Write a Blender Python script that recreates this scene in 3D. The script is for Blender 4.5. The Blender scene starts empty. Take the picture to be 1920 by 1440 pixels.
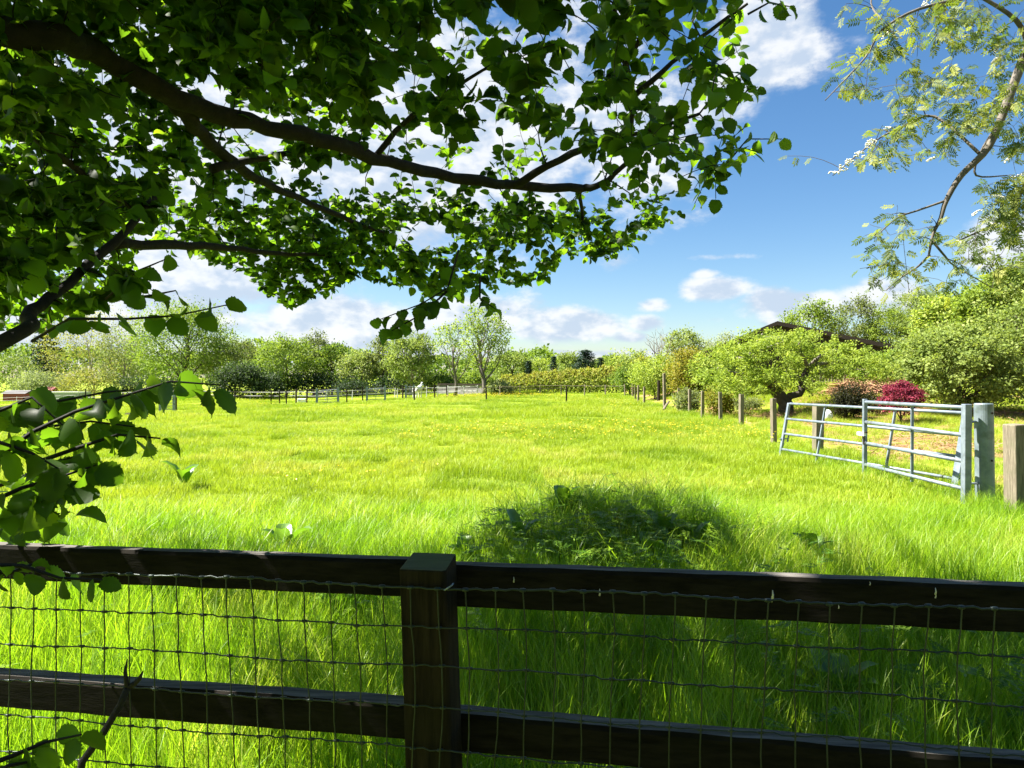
import bpy, bmesh, math, random
import numpy as np
from mathutils import Vector, Matrix

R = math.radians
random.seed(7)
rng = np.random.default_rng(7)
scene = bpy.context.scene
col = scene.collection

# ------------------------------------------------------------------ camera
EYE = 1.55
FPX = 1331.0            # focal length in photo pixels (1920 wide)
HOR = 708.0             # row of the horizon in the photo
cam_d = bpy.data.cameras.new('camera')
cam_d.sensor_width = 36.0
cam_d.lens = FPX / 1920 * 36
cam_d.clip_start = 0.05
cam_d.clip_end = 5000
cam = bpy.data.objects.new('camera', cam_d)
cam.location = (0, 0, EYE)
cam.rotation_euler = (R(90) - math.atan(12 / FPX), 0, 0)
col.objects.link(cam)
scene.camera = cam

def P(px, py, d):
    """a spot at distance d seen at photo pixel px,py"""
    return Vector(((px - 960) / FPX * d, d, EYE + (HOR - py) / FPX * d))

# ------------------------------------------------------------------ sun, sky, exposure
SUN_EL, SUN_AZ = 53.0, -84.0        # azimuth from +Y towards +X
sdir = Vector((math.sin(R(SUN_AZ)) * math.cos(R(SUN_EL)), math.cos(R(SUN_AZ)) * math.cos(R(SUN_EL)), math.sin(R(SUN_EL))))
sun_d = bpy.data.lights.new('sun', 'SUN')
sun_d.energy = 5.0
sun_d.angle = R(0.53)
sun_d.color = (1.0, 0.95, 0.86)
sun = bpy.data.objects.new('sun', sun_d)
sun.rotation_euler = sdir.to_track_quat('Z', 'Y').to_euler()
sun.location = (-30, 5, 40)
col.objects.link(sun)

scene.view_settings.view_transform = 'Standard'
scene.view_settings.look = 'None'
scene.view_settings.gamma = 1.0
scene.view_settings.use_curve_mapping = False
scene.view_settings.exposure = 2.2
cy = scene.cycles
cy.max_bounces = 8
cy.diffuse_bounces = 4
cy.transmission_bounces = 5
cy.glossy_bounces = 2
cy.sample_clamp_indirect = 6.0

def make_world():
    w = bpy.data.worlds.new('World')
    scene.world = w
    w.use_nodes = True
    nt = w.node_tree
    N, L = nt.nodes, nt.links
    N.clear()
    def nd(t, **k):
        n = N.new(t)
        for a, b in k.items():
            setattr(n, a, b)
        return n
    def math_(op, a, b=None, c=None, clamp=False):
        n = nd('ShaderNodeMath', operation=op, use_clamp=clamp)
        for i, v in enumerate((a, b, c)):
            if v is None: continue
            if isinstance(v, (int, float)): n.inputs[i].default_value = v
            else: L.new(v, n.inputs[i])
        return n.outputs[0]
    sky = nd('ShaderNodeTexSky', sky_type='NISHITA')
    sky.sun_disc = False
    sky.sun_elevation = R(SUN_EL)
    sky.sun_rotation = R(SUN_AZ)
    sky.altitude = 100
    sky.air_density = 1.0
    sky.dust_density = 0.6
    sky.ozone_density = 2.5
    tc = nd('ShaderNodeTexCoord')
    sep = nd('ShaderNodeSeparateXYZ')
    L.new(tc.outputs['Generated'], sep.inputs[0])
    az = math_('ARCTAN2', sep.outputs[0], sep.outputs[1])
    el = math_('ARCSINE', sep.outputs[2])
    comb = nd('ShaderNodeCombineXYZ')
    L.new(az, comb.inputs[0]); L.new(el, comb.inputs[1])
    def noise(vec, scale, detail, rough=0.55, off=(0, 0, 0), sx=1.0, sy=1.0):
        m = nd('ShaderNodeMapping')
        m.inputs['Location'].default_value = off
        m.inputs['Scale'].default_value = (sx, sy, 1)
        L.new(vec, m.inputs[0])
        n = nd('ShaderNodeTexNoise')
        n.inputs['Scale'].default_value = scale
        n.inputs['Detail'].default_value = detail
        n.inputs['Roughness'].default_value = rough
        L.new(m.outputs[0], n.inputs['Vector'])
        return n.outputs[0]
    # clouds: (photo px, py, half width, half height, weight)
    B = [(1445, 75, 105, 90, 1.1), (1365, 190, 85, 65, .85), (1130, 250, 230, 180, .8), (800, 250, 420, 260, 1.05), (250, 250, 480, 330, 1.2),
         (420, 520, 270, 75, 1.0), (270, 590, 300, 60, 1.1), (620, 605, 230, 62, 1.05), (900, 590, 150, 45, .95), (1060, 612, 125, 38, 1.05),
         (1330, 545, 66, 24, 1.0), (1222, 573, 42, 17, .95), (1215, 605, 42, 20, 1.0), (1185, 632, 60, 14, .7), (1500, 572, 115, 33, 1.1), (1450, 605, 36, 16, .8),
         (1640, 560, 120, 35, .95), (1900, 450, 110, 60, 1.05), (1290, 407, 90, 26, .55), (1350, 482, 80, 9, .5), (1160, 500, 60, 40, .6),
         (1010, 664, 420, 10, .9), (600, 668, 400, 16, 1.0), (100, 640, 260, 40, 1.0), (1320, 515, 30, 12, .6), (1340, 600, 26, 8, .5)]
    rr = random.Random(5)
    blobs = []
    for px, py, wx, wy, s in B:
        a = math.atan((px - 960) / FPX)
        e = math.atan((HOR - py) / FPX * math.cos(a))
        blobs.append((a, e, wx / FPX * math.cos(a) ** 1.5, wy / FPX * math.cos(e), s))
    for k in range(11):       # the same kind of sky goes on round the horizon
        a = rr.uniform(0.75, 2 * math.pi - 0.8)
        a = a if a < math.pi else a - 2 * math.pi
        e = rr.uniform(0.05, 0.75)
        blobs.append((a, e, rr.uniform(.15, .45), rr.uniform(.05, .16), rr.uniform(.7, 1.1)))
    total = None
    for a, e, sx, sy, s in blobs:
        vm = nd('ShaderNodeVectorMath', operation='MULTIPLY_ADD')
        L.new(comb.outputs[0], vm.inputs[0])
        vm.inputs[1].default_value = (1 / sx, 1 / sy, 0)
        vm.inputs[2].default_value = (-a / sx, -e / sy, 0)
        dt = nd('ShaderNodeVectorMath', operation='DOT_PRODUCT')
        L.new(vm.outputs[0], dt.inputs[0]); L.new(vm.outputs[0], dt.inputs[1])
        v = math_('MULTIPLY_ADD', dt.outputs['Value'], -.9, math.log(s))
        total = v if total is None else math_('MAXIMUM', total, v)
    total = math_('EXPONENT', total)
    f1 = noise(comb.outputs[0], 7.0, 7, .62, sy=1.7)
    f2 = noise(comb.outputs[0], 7.0, 4, .62, off=(-0.022, 0.02, 0), sy=1.7)   # towards the sun
    big = math_('MULTIPLY', math_('SUBTRACT', f1, .5), 1.9)
    dens = math_('ADD', total, big)
    mr = nd('ShaderNodeMapRange', interpolation_type='SMOOTHSTEP')
    mr.inputs['From Min'].default_value = .33
    mr.inputs['From Max'].default_value = .78
    L.new(dens, mr.inputs['Value'])
    alpha = math_('MULTIPLY', mr.outputs[0], .93)
    # light and shade of the clouds, put into their colour
    shade = nd('ShaderNodeMapRange', interpolation_type='SMOOTHSTEP')
    shade.inputs['From Min'].default_value = -.075
    shade.inputs['From Max'].default_value = .085
    L.new(math_('SUBTRACT', f1, f2), shade.inputs['Value'])
    cc = nd('ShaderNodeMix', data_type='RGBA')
    cc.inputs['A'].default_value = (2.7, 3.2, 3.9, 1)
    cc.inputs['B'].default_value = (4.4, 4.5, 4.62, 1)
    L.new(shade.outputs[0], cc.inputs['Factor'])
    hs = nd('ShaderNodeHueSaturation')
    hs.inputs['Saturation'].default_value = 1.24
    hs.inputs['Value'].default_value = .76
    L.new(sky.outputs[0], hs.inputs['Color'])
    mx = nd('ShaderNodeMix', data_type='RGBA')
    L.new(alpha, mx.inputs['Factor'])
    L.new(hs.outputs[0], mx.inputs['A'])
    L.new(cc.outputs['Result'], mx.inputs['B'])
    bg = nd('ShaderNodeBackground')
    bg.inputs['Strength'].default_value = 0.05
    L.new(mx.outputs['Result'], bg.inputs['Color'])
    w.cycles.sampling_method = 'MANUAL'
    w.cycles.sample_map_resolution = 256
    out = nd('ShaderNodeOutputWorld')
    L.new(bg.outputs[0], out.inputs[0])
make_world()

# ------------------------------------------------------------------ helpers
def tag(o, label=None, cat=None, group=None, kind=None):
    if label: o['label'] = label
    if cat: o['category'] = cat
    if group: o['group'] = group
    if kind: o['kind'] = kind
    return o

def empty(name, loc=(0, 0, 0), rz=0.0):
    o = bpy.data.objects.new(name, None)
    o.location = loc
    o.rotation_euler = (0, 0, rz)
    o.empty_display_size = 0.2
    col.objects.link(o)
    return o

def link(name, me, parent=None):
    o = bpy.data.objects.new(name, me)
    col.objects.link(o)
    if parent is not None: o.parent = parent
    return o

def mesh_arrays(name, verts, faces, mats, smooth=False, tint=None):
    """verts (n,3) float, faces (m,k) int of one polygon size"""
    verts = np.ascontiguousarray(verts, dtype=np.float32)
    faces = np.ascontiguousarray(faces, dtype=np.int32)
    me = bpy.data.meshes.new(name)
    m, k = faces.shape
    me.vertices.add(len(verts)); me.vertices.foreach_set('co', verts.ravel())
    me.loops.add(m * k); me.loops.foreach_set('vertex_index', faces.ravel())
    me.polygons.add(m)
    me.polygons.foreach_set('loop_start', np.arange(0, m * k, k, dtype=np.int32))
    if tint is not None:
        a = me.attributes.new('tint', 'FLOAT', 'POINT')
        a.data.foreach_set('value', np.ascontiguousarray(tint, dtype=np.float32))
    me.update(calc_edges=True)
    if smooth:
        me.polygons.foreach_set('use_smooth', np.ones(m, dtype=bool))
    for mt in (mats if isinstance(mats, (list, tuple)) else [mats]):
        me.materials.append(mt)
    return me

class MB:
    """collects boxes, tubes and faces; build() links them as one mesh"""
    def __init__(s): s.v = []; s.f = []
    def add(s, vs, fs):
        b = len(s.v)
        s.v += [tuple(v) for v in vs]
        s.f += [tuple(i + b for i in f) for f in fs]
        return s
    def box(s, c, size, rot=None):
        hx, hy, hz = size[0] / 2, size[1] / 2, size[2] / 2
        vs = [Vector((x, y, z)) for x in (-hx, hx) for y in (-hy, hy) for z in (-hz, hz)]
        if rot is not None: vs = [rot @ v for v in vs]
        c = Vector(c)
        return s.add([v + c for v in vs], [(0, 1, 3, 2), (4, 6, 7, 5), (0, 4, 5, 1), (2, 3, 7, 6), (0, 2, 6, 4), (1, 5, 7, 3)])
    def tube(s, pts, radii, n=8, cap=True):
        pts = [Vector(p) for p in pts]
        if isinstance(radii, (int, float)): radii = [radii] * len(pts)
        vs, fs = [], []
        up = Vector((0, 0, 1))
        d = (pts[1] - pts[0]).normalized()
        a = d.cross(up)
        if a.length < 1e-3: a = d.cross(Vector((1, 0, 0)))
        a.normalize()
        for i, p in enumerate(pts):
            if i == 0: d = pts[1] - pts[0]
            elif i == len(pts) - 1: d = pts[-1] - pts[-2]
            else: d = pts[i + 1] - pts[i - 1]
            if d.length < 1e-9: d = Vector((0, 0, 1))
            d.normalize()
            a = a - d * a.dot(d)
            if a.length < 1e-4: a = d.orthogonal()
            a.normalize()
            b = d.cross(a)
            for k in range(n):
                t = 2 * math.pi * k / n
                vs.append(p + (a * math.cos(t) + b * math.sin(t)) * radii[i])
        for i in range(len(pts) - 1):
            for k in range(n):
                k2 = (k + 1) % n
                fs.append((i * n + k, i * n + k2, (i + 1) * n + k2, (i + 1) * n + k))
        if cap:
            fs.append(tuple(reversed(range(n))))
            fs.append(tuple((len(pts) - 1) * n + k for k in range(n)))
        return s.add(vs, fs)
    def mesh(s, name, mat, smooth=False):
        me = bpy.data.meshes.new(name)
        me.from_pydata(s.v, [], s.f)
        me.materials.append(mat)
        if smooth:
            me.polygons.foreach_set('use_smooth', [True] * len(me.polygons))
        me.update()
        return me
    def build(s, name, mat, parent=None, smooth=False, bevel=0.0, seg=2):
        o = link(name, s.mesh(name, mat, smooth), parent)
        if bevel:
            m = o.modifiers.new('bevel', 'BEVEL'); m.width = bevel; m.segments = seg; m.limit_method = 'ANGLE'
        return o

def smooth01(a, b, x):
    t = np.clip((x - a) / (b - a), 0, 1)
    return t * t * (3 - 2 * t)

def H(x, y):
    """height of the ground"""
    x = np.asarray(x, float); y = np.asarray(y, float)
    h = 1.25 * smooth01(8, 15, x) * smooth01(15, 44, y)
    h = h + .03 * np.sin(x * .9 + 1.3) * np.sin(y * .7) + .02 * np.sin(x * 2.1 + y * 1.4) * smooth01(1, 4, y)
    h = h + .18 * np.exp(-(((x - 1.0) / 1.1) ** 2 + ((y - 6.5) / 1.0) ** 2)) + .10 * np.exp(-(((x - .55) / .4) ** 2 + ((y - 6.9) / .5) ** 2))
    h = h - .85 * smooth01(-4, 28, -x) * smooth01(14, 46, y) - 1.5 * smooth01(30, 75, -x) * smooth01(50, 100, y)      # the field falls away to the left
    h = h + .10 * np.sin(x * .13 + .4) * np.sin(y * .11) * smooth01(12, 30, y)
    return h

def G(x, y, dz=0.0):
    return Vector((x, y, float(H(x, y)) + dz))

def vnoise(x, y, s, seed=0):
    """cheap smooth noise for clump maps"""
    r = np.random.default_rng(seed)
    v = np.zeros_like(x)
    for k in range(7):
        a = r.uniform(0, 2 * math.pi); f = s * r.uniform(.5, 2.2)
        v += np.sin((x * math.cos(a) + y * math.sin(a)) * f + r.uniform(0, 6.28))
    return v / 3.0

# ------------------------------------------------------------------ materials
def mat_new(name):
    m = bpy.data.materials.new(name)
    m.use_nodes = True
    nt = m.node_tree
    nt.nodes.clear()
    return m, nt, nt.nodes, nt.links

def ramp(N, stops):
    r = N.new('ShaderNodeValToRGB')
    e = r.color_ramp.elements
    while len(e) > 1: e.remove(e[-1])
    e[0].position = stops[0][0]; e[0].color = (*stops[0][1], 1)
    for p, c in stops[1:]:
        k = e.new(p); k.color = (*c, 1)
    return r

def leaf_mat(name, cols, trans, tw=.5, rough=.5, gloss=.04, patch=0.0, veins=False, per_instance=False):
    """cols: colour stops along a per-leaf random value; trans: colour multiplier of the light passing through"""
    m, nt, N, L = mat_new(name)
    at = N.new('ShaderNodeAttribute'); at.attribute_name = 'tint'
    oi = N.new('ShaderNodeObjectInfo')
    ad = N.new('ShaderNodeMath'); ad.operation = 'ADD'
    L.new(at.outputs['Fac'], ad.inputs[0]); L.new(oi.outputs['Random'], ad.inputs[1])
    src = ad.outputs[0]
    if patch:
        ge = N.new('ShaderNodeNewGeometry')
        no = N.new('ShaderNodeTexNoise'); no.inputs['Scale'].default_value = patch; no.inputs['Detail'].default_value = 3
        L.new(ge.outputs['Position'], no.inputs['Vector'])
        a2 = N.new('ShaderNodeMath'); a2.operation = 'MULTIPLY_ADD'
        L.new(no.outputs[0], a2.inputs[0]); a2.inputs[1].default_value = 1.6; L.new(src, a2.inputs[2])
        fr = N.new('ShaderNodeMath'); fr.operation = 'MULTIPLY_ADD'; fr.inputs[1].default_value = .45; fr.inputs[2].default_value = -.3
        fr.use_clamp = True
        L.new(a2.outputs[0], fr.inputs[0])
    else:
        fr = N.new('ShaderNodeMath'); fr.operation = 'FRACT'
        L.new(src, fr.inputs[0])
    n = len(cols)
    rp = ramp(N, [(i / max(1, n - 1), c) for i, c in enumerate(cols)])
    L.new(fr.outputs[0], rp.inputs[0])
    colr = rp.outputs[0]
    if veins:
        tc = N.new('ShaderNodeTexCoord')
        wv = N.new('ShaderNodeTexNoise'); wv.inputs['Scale'].default_value = 60; wv.inputs['Detail'].default_value = 2
        L.new(tc.outputs['Object'], wv.inputs['Vector'])
    pb = N.new('ShaderNodeBsdfPrincipled')
    pb.inputs['Roughness'].default_value = rough
    pb.inputs['Specular IOR Level'].default_value = gloss * 5
    L.new(colr, pb.inputs['Base Color'])
    tr = N.new('ShaderNodeBsdfTranslucent')
    mu = N.new('ShaderNodeMix'); mu.data_type = 'RGBA'; mu.blend_type = 'MULTIPLY'; mu.inputs['Factor'].default_value = 1
    L.new(colr, mu.inputs['A']); mu.inputs['B'].default_value = (*trans, 1)
    L.new(mu.outputs['Result'], tr.inputs['Color'])
    mx = N.new('ShaderNodeMixShader'); mx.inputs[0].default_value = tw
    L.new(pb.outputs[0], mx.inputs[1]); L.new(tr.outputs[0], mx.inputs[2])
    out = N.new('ShaderNodeOutputMaterial')
    L.new(mx.outputs[0], out.inputs[0])
    return m

def solid_mat(name, c1, c2, scale=8.0, rough=.8, bump=.3, stretch=(1, 1, 1), detail=6, metallic=0.0, spots=None, dist=.01):
    m, nt, N, L = mat_new(name)
    tc = N.new('ShaderNodeTexCoord')
    mp = N.new('ShaderNodeMapping'); mp.inputs['Scale'].default_value = stretch
    L.new(tc.outputs['Object'], mp.inputs[0])
    no = N.new('ShaderNodeTexNoise'); no.inputs['Scale'].default_value = scale; no.inputs['Detail'].default_value = detail; no.inputs['Roughness'].default_value = .65
    L.new(mp.outputs[0], no.inputs['Vector'])
    rp = ramp(N, [(.3, c1), (.7, c2)])
    L.new(no.outputs[0], rp.inputs[0])
    c = rp.outputs[0]
    if spots:
        n2 = N.new('ShaderNodeTexNoise'); n2.inputs['Scale'].default_value = spots[1]; n2.inputs['Detail'].default_value = 5
        L.new(tc.outputs['Object'], n2.inputs['Vector'])
        mr = N.new('ShaderNodeMapRange'); mr.inputs['From Min'].default_value = spots[2]; mr.inputs['From Max'].default_value = spots[2] + .12
        L.new(n2.outputs[0], mr.inputs['Value'])
        mm = N.new('ShaderNodeMix'); mm.data_type = 'RGBA'
        L.new(mr.outputs[0], mm.inputs['Factor']); L.new(c, mm.inputs['A']); mm.inputs['B'].default_value = (*spots[0], 1)
        c = mm.outputs['Result']
    pb = N.new('ShaderNodeBsdfPrincipled')
    pb.inputs['Roughness'].default_value = rough
    pb.inputs['Metallic'].default_value = metallic
    L.new(c, pb.inputs['Base Color'])
    bp = N.new('ShaderNodeBump'); bp.inputs['Strength'].default_value = bump; bp.inputs['Distance'].default_value = dist
    L.new(no.outputs[0], bp.inputs['Height']); L.new(bp.outputs[0], pb.inputs['Normal'])
    out = N.new('ShaderNodeOutputMaterial'); L.new(pb.outputs[0], out.inputs[0])
    return m

def wood_mat(name, c1, c2, green=None, axis='x', amount=.5):
    m, nt, N, L = mat_new(name)
    st = {'x': (1.2, 16, 16), 'z': (16, 16, 1.2), 'y': (16, 1.2, 16)}[axis]
    tc = N.new('ShaderNodeTexCoord')
    mp = N.new('ShaderNodeMapping'); mp.inputs['Scale'].default_value = st
    oi = N.new('ShaderNodeObjectInfo')
    sc = N.new('ShaderNodeVectorMath'); sc.operation = 'SCALE'; sc.inputs['Scale'].default_value = 9.0
    cx = N.new('ShaderNodeCombineXYZ')
    for i in range(3): L.new(oi.outputs['Random'], cx.inputs[i])
    L.new(cx.outputs[0], sc.inputs[0])
    av = N.new('ShaderNodeVectorMath'); av.operation = 'ADD'
    L.new(tc.outputs['Object'], av.inputs[0]); L.new(sc.outputs[0], av.inputs[1])
    L.new(av.outputs[0], mp.inputs[0])
    no = N.new('ShaderNodeTexNoise'); no.inputs['Scale'].default_value = 4; no.inputs['Detail'].default_value = 9; no.inputs['Roughness'].default_value = .7
    L.new(mp.outputs[0], no.inputs['Vector'])
    rp = ramp(N, [(.32, c1), (.68, c2)])
    L.new(no.outputs[0], rp.inputs[0])
    c = rp.outputs[0]
    if green:
        n2 = N.new('ShaderNodeTexNoise'); n2.inputs['Scale'].default_value = 5; n2.inputs['Detail'].default_value = 6
        L.new(av.outputs[0], n2.inputs['Vector'])
        mr = N.new('ShaderNodeMapRange'); mr.inputs['From Min'].default_value = .45; mr.inputs['From Max'].default_value = .75; mr.inputs['To Max'].default_value = amount
        L.new(n2.outputs[0], mr.inputs['Value'])
        mm = N.new('ShaderNodeMix'); mm.data_type = 'RGBA'
        L.new(mr.outputs[0], mm.inputs['Factor']); L.new(c, mm.inputs['A']); mm.inputs['B'].default_value = (*green, 1)
        c = mm.outputs['Result']
    pb = N.new('ShaderNodeBsdfPrincipled'); pb.inputs['Roughness'].default_value = .9
    pb.inputs['Specular IOR Level'].default_value = .08
    L.new(c, pb.inputs['Base Color'])
    bp = N.new('ShaderNodeBump'); bp.inputs['Strength'].default_value = .6; bp.inputs['Distance'].default_value = .004
    L.new(no.outputs[0], bp.inputs['Height']); L.new(bp.outputs[0], pb.inputs['Normal'])
    out = N.new('ShaderNodeOutputMaterial'); L.new(pb.outputs[0], out.inputs[0])
    return m

M = {}
M['bark'] = solid_mat('hazel_bark', (.004, .0035, .003), (.016, .013, .010), 30, .95, .8, spots=((.022, .026, .016), 14, .60))
M['bark_grey'] = solid_mat('grey_bark', (.10, .085, .065), (.24, .21, .17), 5, .9, .5)
M['bark_dark'] = solid_mat('dark_bark', (.03, .024, .018), (.08, .065, .05), 5, .9, .5)
M['bark_light'] = solid_mat('light_bark', (.055, .047, .037), (.16, .138, .11), 14, .85, .4)
M['wood_dark'] = wood_mat('dark_weathered_timber', (.0035, .003, .0024), (.018, .015, .012), (.013, .014, .007), 'x', .5)
M['wood_post'] = wood_mat('dark_post_timber', (.007, .005, .0035), (.032, .024, .015), (.014, .015, .007), 'z', .6)
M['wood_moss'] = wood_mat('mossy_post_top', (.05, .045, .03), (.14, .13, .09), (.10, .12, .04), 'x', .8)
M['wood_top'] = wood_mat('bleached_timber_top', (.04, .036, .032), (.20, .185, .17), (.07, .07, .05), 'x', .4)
M['wood_grey'] = wood_mat('pale_weathered_post', (.09, .075, .055), (.26, .22, .16), (.09, .10, .05), 'z', .6)
M['wood_black'] = wood_mat('dark_field_post', (.012, .010, .009), (.05, .04, .03), None, 'z')
M['wood_barn'] = wood_mat('barn_cladding', (.018, .014, .012), (.065, .052, .043), None, 'x')
M['wood_paling'] = wood_mat('grey_paling', (.16, .13, .10), (.36, .31, .25), None, 'z')
M['galv'] = solid_mat('galvanised_steel', (.11, .14, .175), (.25, .29, .335), 7, .5, .08, metallic=.3, spots=((.10, .115, .115), 6, .57))
M['galv_post'] = solid_mat('galvanised_tube', (.10, .135, .15), (.22, .265, .285), 6, .55, .1, metallic=.3, spots=((.09, .115, .09), 4, .55))
M['wire'] = solid_mat('green_wire', (.010, .018, .015), (.03, .045, .04), 40, .45, .1, metallic=.4)
M['white_tape'] = solid_mat('white_tape', (.34, .34, .33), (.48, .48, .46), 5, .6, .1)
M['roof_dark'] = solid_mat('dark_roof', (.025, .024, .024), (.06, .057, .055), 3, .6, .2)
M['white_paint'] = solid_mat('white_paint', (.62, .64, .62), (.78, .79, .78), 2, .6, .1)
M['shed_green'] = solid_mat('pale_green_sheet', (.22, .26, .24), (.34, .38, .35), 2, .6, .1)
M['shed_red'] = solid_mat('red_brown_board', (.16, .03, .025), (.27, .06, .05), 3, .8, .2)
M['block_grey'] = solid_mat('grey_boarding', (.11, .105, .105), (.20, .19, .185), 3, .85, .2)
M['horse'] = solid_mat('white_coat', (.62, .59, .54), (.8, .78, .74), 3, .8, .1)
M['straw'] = solid_mat('dry_straw', (.20, .105, .05), (.38, .215, .115), 20, .9, .5)
M['petal'] = solid_mat('buttercup_petal', (.75, .55, .01), (.85, .66, .02), 20, .35, .05)
M['blossom'] = solid_mat('white_blossom', (.62, .60, .48), (.82, .80, .70), 30, .8, .2)
M['resin'] = solid_mat('pale_dropping', (.4, .38, .34), (.6, .58, .52), 60, .7, .2)

M['hazel'] = leaf_mat('hazel_leaf', [(.014, .030, .004), (.020, .044, .006), (.028, .060, .007), (.050, .085, .010)], (5.4, 5.2, 1.2), .54, .5, .04)
M['rowan'] = leaf_mat('rowan_leaf', [(.05, .08, .02), (.09, .13, .025), (.17, .20, .03), (.24, .25, .04)], (1.8, 1.9, .9), .4, .6, .06)
M['grass'] = leaf_mat('meadow_grass_blade', [(.12, .215, .010), (.20, .30, .014), (.28, .375, .022), (.33, .40, .035), (.44, .43, .13)], (1.25, 1.2, .7), .42, .45, .05, patch=.55)
M['grass_long'] = leaf_mat('long_grass_blade', [(.065, .15, .007), (.115, .225, .009), (.18, .31, .013), (.26, .36, .025), (.40, .40, .12)], (1.5, 1.55, .7), .5, .4, .06, patch=.9)
M['weed'] = leaf_mat('cut_leaf_weed', [(.06, .14, .010), (.11, .20, .015), (.17, .27, .02)], (1.6, 1.6, .8), .4, .5, .04)
M['dock'] = leaf_mat('dock_leaf', [(.07, .15, .02), (.11, .20, .02), (.10, .18, .04)], (1.6, 1.7, .6), .42, .32, .16)

def crown_mat(name, cols, t=(1.5, 1.5, .8), tw=.4):
    return leaf_mat(name, cols, t, tw, .6, .03)
M['c_lime'] = crown_mat('lime_crown', [(.085, .13, .025), (.145, .20, .045), (.21, .265, .065), (.28, .325, .10)])
M['c_oak'] = crown_mat('oak_crown', [(.055, .105, .016), (.10, .165, .022), (.15, .22, .03), (.21, .27, .045)])
M['c_gold'] = crown_mat('golden_crown', [(.16, .175, .04), (.23, .24, .06), (.30, .29, .08)])
M['c_olive'] = crown_mat('olive_crown', [(.09, .12, .04), (.14, .17, .06), (.19, .22, .08)])
M['c_dark'] = crown_mat('dark_crown', [(.018, .035, .014), (.03, .055, .02), (.05, .08, .025)])
M['c_conifer'] = crown_mat('conifer_needles', [(.012, .028, .020), (.02, .045, .03), (.035, .065, .035)], tw=.15)
M['c_fresh'] = crown_mat('fresh_crown', [(.10, .16, .02), (.175, .245, .035), (.25, .32, .05), (.33, .385, .09)])
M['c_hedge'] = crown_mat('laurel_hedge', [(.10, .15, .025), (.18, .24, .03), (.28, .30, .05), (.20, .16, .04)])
M['c_grey'] = crown_mat('grey_green_crown', [(.16, .20, .09), (.23, .28, .13), (.30, .34, .16)])
M['c_amber'] = crown_mat('amber_crown', [(.12, .16, .02), (.18, .21, .03), (.25, .21, .035), (.14, .19, .025)])
M['c_red'] = crown_mat('red_maple', [(.08, .010, .020), (.17, .02, .045), (.30, .055, .09)], t=(1.4, 1.0, 1.0))
M['c_brown'] = crown_mat('bronze_shrub', [(.014, .018, .008), (.028, .03, .012), (.048, .045, .018)])

# ground: earth and short turf, with dry patches in the orchard
def ground_mat():
    m, nt, N, L = mat_new('meadow_turf')
    ge = N.new('ShaderNodeNewGeometry')
    n1 = N.new('ShaderNodeTexNoise'); n1.inputs['Scale'].default_value = .25; n1.inputs['Detail'].default_value = 6
    n2 = N.new('ShaderNodeTexNoise'); n2.inputs['Scale'].default_value = 9; n2.inputs['Detail'].default_value = 8; n2.inputs['Roughness'].default_value = .7
    n3 = N.new('ShaderNodeTexNoise'); n3.inputs['Scale'].default_value = .55; n3.inputs['Detail'].default_value = 5; n3.inputs['Roughness'].default_value = .6
    for n in (n1, n2, n3): L.new(ge.outputs['Position'], n.inputs['Vector'])
    r1 = ramp(N, [(.25, (.08, .12, .012)), (.5, (.18, .24, .02)), (.8, (.30, .34, .028))])
    mm = N.new('ShaderNodeMath'); mm.operation = 'MULTIPLY_ADD'; mm.inputs[1].default_value = .55
    hf = N.new('ShaderNodeMath'); hf.operation = 'MULTIPLY'; hf.inputs[1].default_value = .5
    L.new(n1.outputs[0], hf.inputs[0]); L.new(n2.outputs[0], mm.inputs[0]); L.new(hf.outputs[0], mm.inputs[2])
    L.new(mm.outputs[0], r1.inputs[0])
    # dry cut grass lies on the orchard side only
    sp = N.new('ShaderNodeSeparateXYZ'); L.new(ge.outputs['Position'], sp.inputs[0])
    ln = N.new('ShaderNodeMath'); ln.operation = 'MULTIPLY_ADD'; ln.inputs[1].default_value = -.055; L.new(sp.outputs[1], ln.inputs[0]); L.new(sp.outputs[0], ln.inputs[2])
    side = N.new('ShaderNodeMapRange'); side.inputs['From Min'].default_value = 6.0; side.inputs['From Max'].default_value = 6.8; L.new(ln.outputs[0], side.inputs['Value'])
    dr = N.new('ShaderNodeMapRange'); dr.inputs['From Min'].default_value = .44; dr.inputs['From Max'].default_value = .54; L.new(n3.outputs[0], dr.inputs['Value'])
    mu = N.new('ShaderNodeMath'); mu.operation = 'MULTIPLY'; L.new(side.outputs[0], mu.inputs[0]); L.new(dr.outputs[0], mu.inputs[1])
    r2 = ramp(N, [(.3, (.19, .105, .05)), (.7, (.36, .21, .11))]); L.new(n2.outputs[0], r2.inputs[0])
    mx = N.new('ShaderNodeMix'); mx.data_type = 'RGBA'
    L.new(mu.outputs[0], mx.inputs['Factor']); L.new(r1.outputs[0], mx.inputs['A']); L.new(r2.outputs[0], mx.inputs['B'])
    pb = N.new('ShaderNodeBsdfPrincipled'); pb.inputs['Roughness'].default_value = .95; pb.inputs['Specular IOR Level'].default_value = .1
    L.new(mx.outputs['Result'], pb.inputs['Base Color'])
    bp = N.new('ShaderNodeBump'); bp.inputs['Strength'].default_value = .8; bp.inputs['Distance'].default_value = .08
    L.new(n2.outputs[0], bp.inputs['Height']); L.new(bp.outputs[0], pb.inputs['Normal'])
    out = N.new('ShaderNodeOutputMaterial'); L.new(pb.outputs[0], out.inputs[0])
    return m
M['ground'] = ground_mat()

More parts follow.
